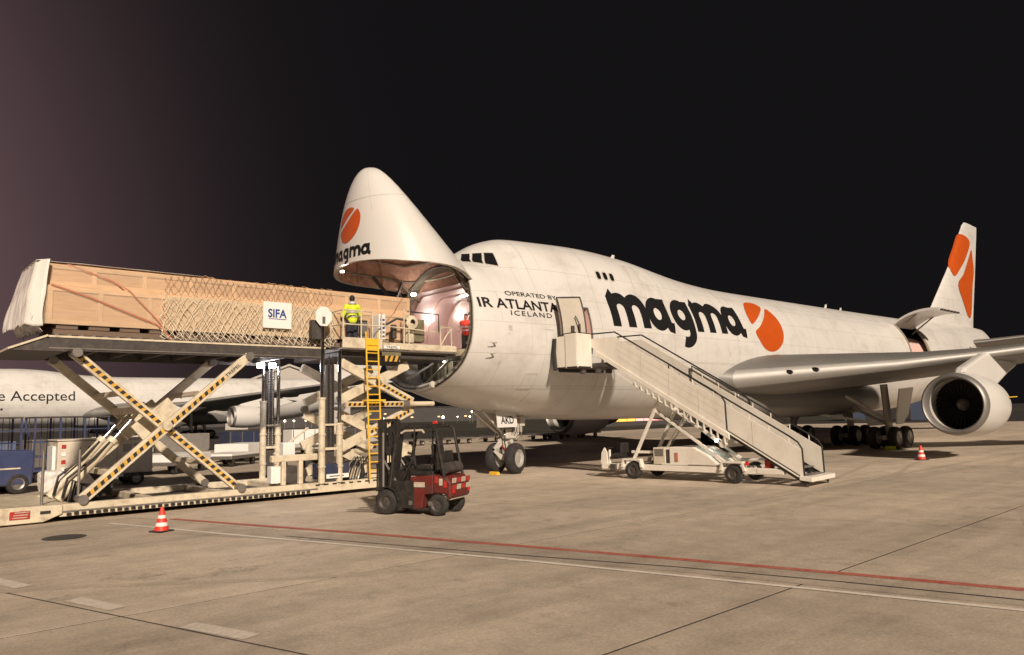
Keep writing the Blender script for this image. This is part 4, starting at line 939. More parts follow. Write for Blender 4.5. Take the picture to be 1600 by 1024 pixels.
for k in range(3): part(MB().ext([(1.04 + .2 * k, -1.815, 4.26), (1.13 + .2 * k, -1.815, 4.26), (1.21 + .2 * k, -1.815, 4.46), (1.12 + .2 * k, -1.815, 4.46)], (0, -.005, 0)), 'hazard_block', 'hazard_black', hz)
part(MB().box((1.25, -1.7, 4.52), (.75, .2, .16)), 'valve_block', 'primer_green', bevel=.02)
def rail(pts, nm='handrail', mt='loader_cream', r=.024): return part(MB().path(pts, r, 8), nm, mt, smooth=40)
for x in (-.66, .0, .42, .78): rail([(x, -1.93, 4.65), (x, -1.93, 5.88)], 'rail_post')
rail([(-.66, -1.93, 5.88), (.42, -1.93, 5.88)]); rail([(-.66, -1.93, 5.42), (.78, -1.93, 5.42)]); rail([(-.66, -1.93, 5.88), (-.66, -1.2, 5.88)]); rail([(-.66, -1.93, 5.42), (-.66, -1.2, 5.42)])
rail([(.92, -1.82, 5.45), (1.75, -1.82, 5.42), (3.2, -1.8, 5.36)]); rail([(1.9, -1.8, 6.02), (3.22, -1.8, 6.0), (3.22, -1.8, 5.35)], mt='loader_dark')
for x in (1.75, 1.95, 3.3, 3.78): rail([(x, -1.8, 4.7), (x, -1.8, 5.55 if x > 3 else 6.1)], 'rail_post')
rail([(3.3, -1.8, 5.55), (3.78, -1.8, 5.55)]); rail([(3.3, -1.8, 4.9), (3.55, -1.8, 5.25), (3.78, -1.8, 5.5)])
cp = part(MB().box((.88, -1.55, 5.42), (.26, .5, .85)), 'control_panel', 'sign_white', bevel=.02)
for k in range(5): part(MB().box((.885, -1.806, 5.1 + .14 * k), (.17, .01, .07)), 'switch_row', 'sign_blue' if k in (2, 4) else 'loader_steel', cp)
part(MB().box((.25, -1.25, 5.2), (.5, .5, .9)), 'operator_desk', 'loader_steel', bevel=.03)
cs_ = part(MB().lathe([(-.1, .12), (-.1, .2), (0, .26), (.16, .24), (.2, .1)], (2.1, -1.62, 5.66), (0, -1, 0), 20), 'winch_drum', 'loader_cream', smooth=40); part(MB().box((2.12, -1.5, 5.3), (.32, .3, .72)), 'winch_stand', 'loader_cream', bevel=.05)
part(MB().box((2.5, -1.4, 5.4), (.5, .4, .8)), 'hydraulic_cabinet', 'primer_green', bevel=.03); part(MB().box((1.45, -1.6, 5.3), (.16, .2, .5)), 'joystick_stand', 'loader_dark', bevel=.03)
rail([(1.05, -1.7, 5.5), (1.5, -1.75, 5.75), (1.9, -1.75, 5.7)], 'cable_arm', 'loader_dark', .04)
# ladder
L0, L1 = Vector((.12, -2.02, 5.2)), Vector((.27, -2.02, .42)); Wd = Vector((.45, 0, 0))
ldr = part(MB().tube(L0, L1, .028, n=8), 'ladder_rail', 'safety_yellow', smooth=40); part(MB().tube(L0 + Wd, L1 + Wd, .028, n=8), 'ladder_rail', 'safety_yellow', smooth=40)
for k in range(16):
    p = L0 + (L1 - L0) * (.09 + .91 * k / 16); part(MB().tube(p, p + Wd, .02, n=8), 'rung', 'safety_yellow', smooth=40)
part(MB().box(L0 + Wd * .5 + Vector((.03, .03, -.42)), (.4, .03, .4)), 'ladder_gate', 'safety_yellow', bevel=.01)
part(MB().box((.5, -1.9, 2.95), (.7, .3, .06)), 'ladder_bracket', 'safety_yellow'); part(MB().box((.6, -1.9, 1.0), (.6, .02, .5)), 'ladder_guard', 'loader_steel')
part(MB().box((.62, -1.75, .72), (.5, .2, .55)), 'step_box', 'loader_cream', bevel=.02)

# ================================================================== cargo on the loader
def crate(nm, label, x0, x1, hw, z0, z1, bay):
    t = thing(nm, label, 'crate', (x0, 0, z0), world=True)
    n = max(1, round((x1 - x0) / bay)); b = (x1 - x0) / n; h = z1 - z0
    for s in (-1, 1):
        for k in range(n):
            MB().box((x0 + (k + .5) * b, s * (hw - .03), (z0 + z1) / 2), (b - .01, .03, h - .06)).build('panel', 'wood_ply', t)
        for k in range(n + 1):
            MB().box((min(max(x0 + k * b, x0 + .06), x1 - .06), s * hw, (z0 + z1) / 2), (.12, .035, h - .24)).build('batten', 'wood_batten', t, bevel=.004)
        for z in (z0 + .06, z1 - .06): MB().box(((x0 + x1) / 2, s * (hw + .003), z), (x1 - x0, .04, .12)).build('rail', 'wood_rail', t, bevel=.004)
    for x in (x0, x1):
        MB().box((x, 0, (z0 + z1) / 2), (.04, 2 * hw - .05, h - .02)).build('end_panel', 'wood_ply', t)
    for k in range(n): MB().box((x0 + (k + .5) * b, 0, z1 + .012), (b - .012, 2 * hw + .02, .03)).build('lid_board', 'wood_ply', t)
    return t
crate('wooden_crate', 'long lower plywood crate resting on the dark skids of the loader deck', -8.78, 2.4, 1.18, 5.0, 5.99, 1.25)
crate('wooden_crate', 'long upper plywood crate stacked on top of the lower crate', -8.95, 2.5, 1.02, 6.03, 6.60, 1.25)
pal = thing('cargo_pallet', 'dark flat pallet base under the two long crates', 'pallet', (-8.7, 0, 4.72), world=True)
for y in (-1.05, -.35, .35, 1.05): MB().box((-3.1, y, 4.80), (11.0, .16, .14)).build('skid', 'wood_dark', pal)
for k in range(15): MB().box((-8.3 + k * .76, 0, 4.93), (.5, 2.3, .1)).build('plank', 'wood_dark', pal)
# plastic sheet hanging over the rear end of the crates
mb = MB(); n, m = 34, 26; rng_ = np.random.default_rng(3)
def sheet_pt(a, b):
    # a across from near side to far side, b downwards from the crate top
    y = -1.28 + 2.5 * a; k = b
    z = 6.68 - 1.75 * k; x = -9.03 - .10 * math.sin(k * 2.2) - .30 * k * (.35 + .65 * a) 
    fold = noise.noise(Vector((a * 9, k * 1.3, 3))) * .07 + noise.noise(Vector((a * 24, k * 3, 9))) * .035
    x += fold * (.3 + k); z += (noise.noise(Vector((a * 13, 5, 1))) * .12) * k ** 3
    if a < .12: x = x + (.12 - a) / .12 * (.25 + .1 * k); 
    return Vector((x, y, z))
vs = [sheet_pt(i / n, j / m) for j in range(m + 1) for i in range(n + 1)]
fs = [(j * (n + 1) + i, j * (n + 1) + i + 1, (j + 1) * (n + 1) + i + 1, (j + 1) * (n + 1) + i) for j in range(m) for i in range(n)]
ps = thing('plastic_sheet', 'crumpled translucent plastic sheet hanging over the rear end of the crates', 'plastic sheet', (-9, 0, 4.9), world=True)
o = MB().add(vs, fs).build('drape', 'plastic_sheet', ps, smooth=80); sd_ = o.modifiers.new('thick', 'SOLIDIFY'); sd_.thickness = .006
vs = []; n, m = 26, 8
for j in range(m + 1):
    for i in range(n + 1): vs.append(Vector((-9.06 + 4.2 * (j / m) ** 1.0, -1.1 + 2.2 * i / n, 6.66 + .02 * noise.noise(Vector((i * .5, j * .7, 2))))))
fs = [(j * (n + 1) + i, j * (n + 1) + i + 1, (j + 1) * (n + 1) + i + 1, (j + 1) * (n + 1) + i) for j in range(m) for i in range(n)]
o = MB().add(vs, fs).build('top_cover', 'plastic_sheet', ps, smooth=80); sd_ = o.modifiers.new('thick', 'SOLIDIFY'); sd_.thickness = .006
# ragged lower hem
vs = []; n, m = 30, 10
for j in range(m + 1):
    for i in range(n + 1):
        a = i / n; k = j / m; vs.append(Vector((-9.1 - .15 * a + .25 * k * k + .09 * noise.noise(Vector((a * 14, k * 4, 7))), -1.15 + 2.2 * a, 5.28 - .5 * k + .1 * noise.noise(Vector((a * 16, k * 3, 4))) * (.3 + k))))
fs = [(j * (n + 1) + i, j * (n + 1) + i + 1, (j + 1) * (n + 1) + i + 1, (j + 1) * (n + 1) + i) for j in range(m) for i in range(n)]
o = MB().add(vs, fs).build('hem', 'plastic_sheet', ps, smooth=80); sd_ = o.modifiers.new('thick', 'SOLIDIFY'); sd_.thickness = .006
# lashing straps
for i, (lab, pts) in enumerate((('upper orange lashing strap running diagonally down the crates to the deck', [(-8.35, -1.05, 6.63), (-7.2, -1.06, 6.25), (-6.85, -1.23, 6.02), (-6.05, -1.24, 5.2), (-5.8, -1.5, 4.66)]),
                                ('lower orange lashing strap running diagonally down the crates to the deck', [(-8.72, -1.23, 6.02), (-7.8, -1.235, 5.75), (-6.1, -1.24, 5.12), (-5.72, -1.5, 4.66)]),
                                ('short orange lashing strap near the front end of the crates', [(1.0, -1.2, 5.3), (1.7, -1.21, 6.0), (1.95, -1.06, 6.3), (2.2, -1.05, 6.62)]))):
    mb = MB(); P = [Vector(p) for p in pts]; L_ = [p + Vector((0, 0, .024)) for p in P]; R_ = [p - Vector((0, 0, .024)) for p in P]
    L2 = [p + Vector((0, -.006, 0)) for p in L_]; R2 = [p + Vector((0, -.006, 0)) for p in R_]
    tag(mb.loft([[a, b, c, d] for a, b, c, d in zip(L_, L2, R2, R_)]).build('lashing_strap', 'strap_orange'), lab, 'strap', 'lashing straps on the crates')
# rope nets
def net(nm, label, x0, x1, prof, dx, mt, thick, seed):
    s = [0]
    for a, b in zip(prof[:-1], prof[1:]): s.append(s[-1] + (Vector(b) - Vector(a)).length)
    nx = int((x1 - x0) / dx); ns = max(2, int(s[-1] / (dx * .8))); r = random.Random(seed); V = {}; vs = []; fs = []
    def P(i, j):
        if (i, j) not in V:
            t = s[-1] * j / ns; y = np.interp(t, s, [p[0] for p in prof]); z = np.interp(t, s, [p[1] for p in prof])
            V[(i, j)] = len(vs); vs.append(Vector((x0 + i * dx / 2 + r.uniform(-.2, .2) * dx, y - .02 + r.uniform(-.012, .004), z + r.uniform(-.2, .2) * dx - .05 * math.sin(i * .23 + seed) * math.sin(math.pi * j / ns))))
        return V[(i, j)]
    for i in range(0, 2 * nx):
        for j in range(ns):
            if (i + j) % 2 == 0 and j + 2 <= ns: fs.append((P(i, j), P(i + 1, j + 1), P(i, j + 2), P(i - 1, j + 1)))
    o = MB().add(vs, fs).build(nm, mt, recalc=False); w = o.modifiers.new('rope', 'WIREFRAME'); w.thickness = thick; w.use_boundary = True; w.use_even_offset = False
    return tag(o, label, 'cargo net', 'nets over the crates')
net('cargo_net', 'pale knotted rope net over the lower crate in the middle of the load', -5.95, -.55, [(-1.52, 4.68), (-1.25, 5.0), (-1.22, 5.98), (-1.06, 6.05)], .19, 'net_white', .019, 1)
net('cargo_net', 'loose second layer of pale rope bunched on the lower crate', -5.9, -.6, [(-1.50, 4.70), (-1.28, 4.95), (-1.26, 5.9)], .25, 'net_white', .022, 5)
net('cargo_net', 'brown rope net over the upper crate in the middle of the load', -5.8, -.4, [(-1.065, 6.05), (-1.065, 6.62), (-.8, 6.67)], .18, 'net_brown', .017, 2)
# clear film wrapped round the netted middle of the load
fm = thing('film_wrap', 'creased clear film wrapped around the sides of the two long crates', 'film', (-3, 0, 5), world=True)
for s in (-1, 1):
    vs = []; n, m = 60, 14
    for j in range(m + 1):
        for i in range(n + 1):
            x = -5.9 + 5.4 * i / n; z = 4.98 + 1.0 * j / m; vs.append(Vector((x, s * (1.212 + .012 * noise.noise(Vector((x * 3, z * 6, s)))), z)))
    MB().add(vs, [(j * (n + 1) + i, j * (n + 1) + i + 1, (j + 1) * (n + 1) + i + 1, (j + 1) * (n + 1) + i) for j in range(m) for i in range(n)]).build('film_side', 'cargo_film', fm, smooth=80)
for s in (-1, 1):
    for (xa_, xb_, yy_, za_, zb_, mt_) in ((-8.9, -5.95, 1.208, 4.99, 6.0, 'film_clear'), (-.5, 2.35, 1.208, 4.99, 6.0, 'film_clear'), (-8.95, 2.4, 1.048, 6.04, 6.6, 'film_clear')):
        vs = []; n, m = int((xb_ - xa_) * 10), 10
        for j in range(m + 1):
            for i in range(n + 1):
                x = xa_ + (xb_ - xa_) * i / n; z = za_ + (zb_ - za_) * j / m; vs.append(Vector((x, s * (yy_ + .012 + .012 * noise.noise(Vector((x * 3, z * 6, s)))), z)))
        MB().add(vs, [(j * (n + 1) + i, j * (n + 1) + i + 1, (j + 1) * (n + 1) + i + 1, (j + 1) * (n + 1) + i) for j in range(m) for i in range(n)]).build('film_side', mt_, fm, smooth=80)
# company board
bd = thing('company_board', 'white SIFA board tied to the cargo net', 'sign', (-2.6, -1.34, 5.2), world=True)
MB().box((-2.62, -1.345, 5.62), (.92, .03, .82)).build('board', 'sign_white', bd, bevel=.004)
lettering('lettering', 'SIFA', -2.93, -2.32, 5.55, .26, lambda a, b: Vector((a, -1.364, b)), 'sign_blue', bd, .03, 1)
MB().box((-2.62, -1.364, 5.50), (.56, .004, .022)).build('underline', 'sign_blue', bd)

# ================================================================== people
def person(label, loc, rotz, pose, outfit):
    t = thing('person', label, 'person', loc, rotz)
    def caps(mb, chain, n=12):
        for (p, r), (q_, r2) in zip(chain[:-1], chain[1:]): mb.path([p, q_], r, n, r2=r2); mb.ball(p, r, n=8)
        mb.ball(chain[-1][0], chain[-1][1], n=8)
    def rem(mb, nm, mt, vox, par):
        o = mb.build(nm, mt, par, recalc=False); r = o.modifiers.new('skin', 'REMESH'); r.mode = 'VOXEL'; r.voxel_size = vox; r.use_smooth_shade = True
        s = o.modifiers.new('soft', 'SMOOTH'); s.factor = .5; s.iterations = 4; return o
    J = dict(hip=(0, 0, .92), knee_l=(-.10, .02, .50), knee_r=(.10, .03, .50), foot_l=(-.12, -.01, .09), foot_r=(.12, .0, .09), chest=(0, .02, 1.32), neck=(0, .02, 1.47),
             el_l=(-.27, .06, 1.12), el_r=(.27, .06, 1.12), ha_l=(-.22, .27, 1.06), ha_r=(.22, .27, 1.06)); J.update(pose)
    V3 = lambda k: Vector(J[k])
    body = MB()
    caps(body, [(V3('hip'), .14), ((V3('hip') + V3('chest')) / 2, .13), (V3('chest'), .15), (V3('neck'), .06)]); hd = V3('neck') + Vector((0, .02, .17))
    body.path([V3('neck') - Vector((0, 0, .04)), V3('neck') + Vector((0, .01, .08))], .06, 12); body.ball(hd, .10, (.78, .95, 1.2), 14); body.ball(hd + Vector((0, .09, -.01)), .02, (.8, 1.2, 1.4), 8)
    for s in (-1, 1): body.ball(hd + Vector((s * .08, -.01, -.01)), .03, (.4, .8, 1.1), 8)
    for sfx, s in (('l', -1), ('r', 1)):
        sh = V3('chest') + Vector((s * .18, 0, .07)); body.path([V3('chest'), sh], .09, 10, r2=.07)
        caps(body, [(sh, .062), (V3('el_' + sfx), .045), (V3('ha_' + sfx), .03)])
        h = V3('ha_' + sfx); d = (h - V3('el_' + sfx)).normalized(); sd = d.cross(Vector((0, 0, 1))).normalized() * s
        body.ball(h + d * .05, .042, (1, 1, .6), 8)
        for k in range(4):
            b0 = h + d * .085 + sd * (.03 - .02 * k); L_ = (.06, .068, .063, .05)[k]; caps(body, [(b0, .010), (b0 + d * L_ * .6 + Vector((0, 0, -.012)), .009), (b0 + d * L_ + Vector((0, 0, -.035)), .008)], 6)
        caps(body, [(h + d * .03 + sd * .03, .012), (h + d * .07 + sd * .062, .010), (h + d * .10 + sd * .06 + Vector((0, 0, -.015)), .009)], 6)
        hp = V3('hip') + Vector((s * .09, 0, -.02)); caps(body, [(hp, .10), (V3('knee_' + sfx), .065), (V3('foot_' + sfx), .045)])
        body.path([V3('foot_' + sfx) + Vector((0, -.04, -.04)), V3('foot_' + sfx) + Vector((0, .15, -.055))], .045, 8, r2=.03)
    rem(body, 'body', 'skin', .014, t)
    tr = MB(); caps(tr, [(V3('hip') + Vector((0, 0, .08)), .155), (V3('hip') - Vector((0, 0, .02)), .16)])
    for sfx, s in (('l', -1), ('r', 1)): caps(tr, [(V3('hip') + Vector((s * .085, 0, -.02)), .125), (V3('knee_' + sfx), .095), (V3('foot_' + sfx) + Vector((0, 0, .02)), .08)])
    rem(tr, 'trousers', outfit['trousers'], .02, t)
    jk = MB(); caps(jk, [(V3('hip') + Vector((0, 0, .02)), .18), ((V3('hip') + V3('chest')) / 2, .175), (V3('chest'), .185), (V3('chest') + Vector((0, 0, .08)), .13)])
    for sfx, s in (('l', -1), ('r', 1)):
        sh = V3('chest') + Vector((s * .19, 0, .07)); jk.path([V3('chest') + Vector((0, 0, .03)), sh], .14, 12, r2=.095)
        if outfit.get('sleeves', True): caps(jk, [(sh, .095), (V3('el_' + sfx), .078), (V3('ha_' + sfx) - (V3('ha_' + sfx) - V3('el_' + sfx)) * .12, .055)])
        else: caps(jk, [(sh, .09), (sh + Vector((0, 0, -.05)), .09)])
    j = rem(jk, 'jacket', outfit['jacket'], .02, t)
    for z in (1.06, 1.2): MB().lathe([(-.03, .205), (.03, .205)], V3('chest') * 0 + Vector((0, .01, z)), (0, 0, 1), 28).build('reflective_band', 'reflective', j, smooth=60)
    for sfx, s in (('l', -1), ('r', 1)):
        f0 = V3('foot_' + sfx); sh = MB(); caps(sh, [(f0 + Vector((0, -.05, -.035)), .055), (f0 + Vector((0, .06, -.04)), .05), (f0 + Vector((0, .16, -.05)), .042)]); rem(sh, 'shoe', 'hair_dark', .014, t)
    hr = MB(); hr.ball(hd + Vector((0, -.018, .03)), .108, (.84, .98, 1.08), 14); hair = hr.build('hair', 'hair_dark', t, smooth=80)
    if outfit.get('hood'): MB().ball(V3('neck') + Vector((0, -.08, .03)), .11, (1.2, .8, .7), 12).build('hood', 'reflective', t, smooth=80)
    return t
person('person in a yellow hi-vis jacket and dark trousers standing in the loader cage', (-.12, -1.55, 4.665), R(-20), {'el_l': (-.30, .08, 1.1), 'el_r': (.29, .1, 1.12)}, dict(jacket='hi_vis', trousers='trouser_navy', hood=True))
person('person in a red vest standing inside the open nose of the aircraft', (6.62, .95, FLOOR + .045), R(130), {'el_l': (-.27, .0, 1.1), 'ha_l': (-.25, .2, .98)}, dict(jacket='vest_red', trousers='trouser_green', sleeves=False))

# ================================================================== passenger stairs
st = thing('boarding_stairs', 'cream mobile boarding stairs reaching up to the open entry door', 'boarding stairs', (9.376, -4.21, 0), R(185.7))
TOPZ, LAND, RUN = 4.27, 1.1, 7.75
zs = lambda y: TOPZ if y < LAND else TOPZ - 3.97 * (y - LAND) / (RUN - LAND)
def sp(mb, nm, mt, par=None, **k): return mb.build(nm, mt, par or st, **k)
NS = 21
for k in range(NS):
    y = LAND + .1 + (RUN - LAND - .15) * k / (NS - 1); w = .80 if y < 4.6 else .72
    sp(MB().box((0, y, zs(y)), (2 * w - .1, .28, .04)), 'step', 'stair_tread', bevel=.008)
def panel(x, y0, y1, lo, hi, nm, mt, th=.035):
    zx = lambda y: TOPZ - .597 * (y - LAND)
    ys = [y0, y1] if (y0 >= LAND or hi < .5) else [y0, LAND, y1]
    return sp(MB().ext([(x - th / 2, y, zx(y) + lo) for y in (y0, y1)] + [(x - th / 2, y, (zs(y) if hi > .5 else zx(y)) + hi) for y in reversed(ys)], (th, 0, 0)), nm, mt, bevel=.006)
UP_Y, LO_Y = 5.35, 3.25
for s in (1, -1):
    a = panel(s * .90, .0, UP_Y, -.08, .88, 'side_panel', 'stair_cream'); b = panel(s * .80, LO_Y, RUN, -.02, .80, 'side_panel', 'stair_cream')
    panel(s * .92, .25, UP_Y + .1, -.26, -.08, 'stringer', 'stair_cream', .07); panel(s * .83, LO_Y - .4, RUN + .05, -.2, -.03, 'stringer', 'stair_rail_black', .05); panel(s * .86, LO_Y, RUN, -.10, -.05, 'trim_strip', 'stair_cream', .04)
    for h_ in (.2, .45, .68): panel(s * .921, LAND + .05, UP_Y - .06, h_ - .006, h_ + .006, 'panel_groove', 'gpu_cream', .006)
    for y_ in (2.2, 3.3, 4.4): sp(MB().box((s * .921, y_, zs(y_) + .40), (.006, .014, .86)), 'panel_joint', 'gpu_cream')
    for y_ in (4.9, 6.2): sp(MB().box((s * .822, y_, zs(y_) + .38), (.006, .014, .74)), 'panel_joint', 'gpu_cream')
    # hand rails, turned down at their lower ends
    for x, y0, y1, h, nm in ((s * .90, 0, UP_Y, 1.05, 'a'), (s * .80, LO_Y, RUN, 1.0, 'b')):
        pts = [(x, y0, zs(y0) + .82 if nm == 'a' else zs(y0) + .72), (x, y0, zs(y0) + h)] if nm == 'b' else [(x, y0 - .05, zs(y0) + h + .02)]
        pts += [(x, y0 + .25, zs(y0 + .25) + h)] if nm == 'b' else [(x, LAND, TOPZ + h)]
        pts += [ (x, y1 - .35, zs(y1 - .35) + h), (x, y1 - .12, zs(y1 - .12) + h - .03), (x, y1, zs(y1) + h - .16), (x, y1 + .02, zs(y1) + .0)]
        sp(MB().path(pts, .028, 8), 'handrail', 'stair_rail_black', smooth=40)
        for k in range(7):
            y = y0 + .4 + (y1 - y0 - .8) * k / 6; sp(MB().tube((x, y, zs(y) + .76), (x, y, zs(y) + h - .02), .018, n=6), 'rail_bracket', 'stair_cream')
    # ribs under the upper flight
    for k in range(15):
        y = 1.9 + k * .24; sp(MB().ext([(s * .90, y, zs(y) - .26), (s * .90, y + .05, zs(y) - .26), (s * .90, y + .05, zs(y) - .52), (s * .90, y + .0, zs(y) - .45)], (s * .05, 0, 0)), 'rib', 'stair_cream')
    panel(s * .88, LAND, UP_Y, -.50, -.45, 'lower_chord', 'stair_cream', .05)
sp(MB().box((0, 5.2, zs(5.2) - .5), (1.8, .12, .35), Matrix.Rotation(R(-31), 3, 'X')), 'flight_stop', 'stair_cream')
for x in (.55, 0, -.55): panel(x, LAND + .1, RUN - .3, -.24, -.08, 'inner_chord', 'stair_rail_black', .05)
# foot
sp(MB().ext([(-.95, RUN - .1, .20), (.92, RUN - .1, .20), (.92, RUN + .3, .16), (-.95, RUN + .3, .16)], (0, 0, .14)), 'foot_plate', 'stair_cream', bevel=.02)
for x in (.82, -.82): sp(MB().tube((x, RUN + .1, 0), (x, RUN + .1, .20), .035, n=8), 'foot_jack', 'loader_dark')
# top platform, its back edge following the fuselage
yb = lambda x: (-.86 - .099 * x) / .995
poly = [(1.72, yb(1.72)), (1.72, -.0), (.9, 0), (.9, 1.1), (-.95, 1.1), (-.95, yb(-.95))]
sp(MB().ext([(x, y, 4.06) for x, y in poly], (0, 0, .17)), 'platform_floor', 'loader_dark')
def wall(a, b, z0, z1, nm='platform_wall', th=.04):
    a = Vector((*a, 0)); b = Vector((*b, 0)); d = (b - a).normalized(); n_ = Vector((d.y, -d.x, 0)) * th
    return sp(MB().ext([a + Vector((0, 0, z0)), b + Vector((0, 0, z0)), b + Vector((0, 0, z1)), a + Vector((0, 0, z1))], n_), nm, 'stair_cream', bevel=.008)
ym = yb(1.72) / 2 - .02
wall((1.72, yb(1.72)), (1.72, ym - .02), 4.10, 5.26); wall((1.75, ym), (1.75, -.02), 4.10, 5.33); wall((1.74, .0), (.93, .0), 4.10, 5.33)
wall((-.95, 0), (-.95, yb(-.95)), 4.10, 5.3)
sp(MB().path([(1.73, yb(1.72) + .1, 5.28), (1.76, ym, 5.35), (1.76, -.01, 5.35), (.9, .0, 5.35)], .022, 8), 'platform_rail', 'stair_rail_black', smooth=40)
for p in ((1.75, ym), (1.75, .0), (.92, .0)): sp(MB().tube((*p, 4.06), (*p, 5.36), .026, n=8), 'wall_post', 'stair_cream', smooth=40)
sp(MB().path([(1.78, yb(1.72) - .0, 4.0), (1.78, yb(1.72) - .06, 4.7), (1.75, yb(1.72) - .02, 5.2)], .09, 8), 'bumper', 'tyre', smooth=40)
sp(MB().path([(1.5, yb(1.5) - .05, 4.02), (.3, yb(.3) - .05, 4.02), (-.9, yb(-.9) - .05, 4.02)], .08, 8), 'bumper', 'tyre', smooth=40)
for x, y in ((.95, .35), (.5, .5), (1.2, -.2)): sp(MB().box((x, y, 3.92), (.22, .16, .16)), 'latch_gear', 'loader_dark', bevel=.02)
# chassis
for s in (1, -1): sp(MB().box((s * .76, 3.6, .42), (.14, 6.7, .20)), 'chassis_beam', 'stair_cream', bevel=.015)
for y in (.45, 1.6, 3.3, 5.5, 6.8): sp(MB().box((0, y, .42), (1.46, .14, .16)), 'cross_member', 'stair_cream')
for y in (1.62, 5.48):
    for s in (1, -1):
        wheel((s * .78, y, .31), .31, .22, st, (1, 0, 0), hub='loader_dark')
        sp(MB().ext([(s * .74, y - .45, .42), (s * .74, y - .36, .72), (s * .74, y + .36, .72), (s * .74, y + .45, .42), (s * .74, y + .38, .42), (s * .74, y + .32, .66), (s * .74, y - .32, .66), (s * .74, y - .38, .42)], (s * .2, 0, 0)), 'mudguard', 'stair_cream')
sp(MB().box((0, .35, .38), (1.4, .5, .22)), 'front_bumper', 'stair_cream', bevel=.03); sp(MB().box((.86, .8, .40), (.1, .25, .22)), 'foot_step', 'loader_dark', bevel=.01)
eb = sp(MB().ext([(.82, 3.12, .55), (.82, 5.0, .55), (.82, 4.6, .86), (.82, 4.05, 1.14), (.82, 3.12, 1.14)], (-1.5, 0, 0)), 'engine_housing', 'stair_cream', bevel=.03)
sp(MB().box((.3, 2.72, .83), (1.05, .48, .58)), 'battery_case', 'gpu_cream', bevel=.02); sp(MB().box((.832, 2.72, .95), (.012, .34, .24)), 'vent_grille', 'loader_steel'); sp(MB().box((.3, 3.03, .8), (.96, .14, .5)), 'radiator', 'loader_dark')
sp(MB().box((.832, 3.4, .80), (.012, .12, .3)), 'warning_label', 'strap_orange')
sp(MB().box((.80, 3.3, .56), (.06, 1.0, .05)), 'chassis_rail', 'stair_cream')
# lifting struts
for s in (1, -1):
    sp(MB().bar((s * .70, 1.55, .60), (s * .70, 2.75, zs(2.75) - .48), .10, .10), 'lift_strut', 'stair_cream', bevel=.01)
    sp(MB().bar((s * .66, 2.5, 2.45), (s * .66, 5.2, .6), .10, .10), 'diagonal_strut', 'stair_cream', bevel=.01)
sp(MB().tube((.2, 2.3, .55), (.2, 3.6, zs(3.6) - .45), .07, n=12), 'lift_ram', 'chrome', smooth=40)
sp(MB().bar((.66, 1.5, .95), (.66, 2.5, .95), .09, .09), 'strut_link', 'stair_cream')
# driver's post at the front
sp(MB().tube((.45, .35, .45), (.45, .35, 1.0), .05), 'steering_post', 'stair_cream', smooth=40); sp(MB().lathe([(-.02, .17), (.0, .20), (.02, .17)], (.45, .33, 1.02), (0, -.4, 1), 20), 'steering_wheel', 'stair_rail_black', smooth=40)
sp(MB().box((.35, .75, .80), (.5, .45, .12)), 'seat', 'stair_rail_black', bevel=.04); sp(MB().box((.35, .95, 1.05), (.5, .1, .4)), 'seat_back', 'stair_rail_black', bevel=.04)
sp(MB().ext([(.75, .15, .5), (.75, .45, .5), (.75, .42, .9), (.75, .32, 1.08), (.75, .2, .9)], (-.08, 0, 0)), 'wheel_guard', 'stair_cream')
sp(MB().box((.88, 5.98, .66), (.05, .1, .12)), 'tail_lamp', 'lamp_red'); sp(MB().box((.6, 6.6, .62), (.3, .2, .3)), 'warning_board', 'stripe_red', bevel=.02); sp(MB().box((.74, 6.7, .42), (.2, .9, .16)), 'rear_step', 'stair_cream', bevel=.02)
lamp('deck_lamp', (.2, 4.6, 1.35), (.1, .06, .08), st, 3, (.8, 1, .95), off=(0, 0, -.1))

# ================================================================== forklift
fk = thing('forklift', 'battered red forklift with a black cage standing in front of the loader', 'forklift', (-1.6, -7.62, 0), R(24.8))
def kp(mb, nm, mt, par=None, **k): return mb.build(nm, mt, par or fk, **k)
kp(MB().ext([(-.50, .78, .36), (-.50, .60, .62), (-.50, .10, .62), (-.50, .02, .92), (-.50, -.62, .98), (-.50, -.62, .52), (-.50, -.36, .50), (-.50, -.30, .16), (-.50, .40, .16)], (1.0, 0, 0)), 'body', 'forklift_red', bevel=.03)
kp(MB().ext([(-.50, -.60, .985), (-.50, -.98, .94), (-.50, -1.10, .82), (-.50, -1.12, .46), (-.50, -1.0, .38), (-.50, -.98, .52), (-.50, -.60, .53)], (1.0, 0, 0)), 'counterweight', 'forklift_red', bevel=.05)
for k in range(4):
    for j in range(2):
        kp(MB().box((-.36 + .24 * k, -1.128, .86 - .16 * j - .02), (.20, .012, .12), Matrix.Rotation(R(6), 3, 'X')), 'warning_block', 'stripe_red' if (k + j) % 2 else 'stripe_white')
for j in range(3):
    kp(MB().box((-.508, -.72 - .12 * j, .86 - .05 * j), (.012, .09, .16)), 'warning_block', 'stripe_white' if j % 2 else 'stripe_red')
kp(MB().box((0, -.95, .44), (.8, .2, .14)), 'rear_bumper', 'stripe_white', bevel=.03)
kp(MB().box((0, -.25, 1.0), (.84, .66, .12)), 'battery_hood', 'forklift_black', bevel=.03); kp(MB().box((0, .33, .60), (.86, .5, .05)), 'footwell', 'forklift_black'); kp(MB().ext([(-.46, .55, .6), (-.46, .72, .6), (-.46, .66, 1.12), (-.46, .5, 1.08)], (.92, 0, 0)), 'dashboard', 'forklift_black', bevel=.03)
se = kp(MB().box((0, -.22, 1.12), (.5, .5, .14)), 'seat', 'forklift_black', bevel=.05); kp(MB().box((0, -.50, 1.42), (.48, .13, .56), Matrix.Rotation(R(-8), 3, 'X')), 'seat_back', 'forklift_black', bevel=.05)
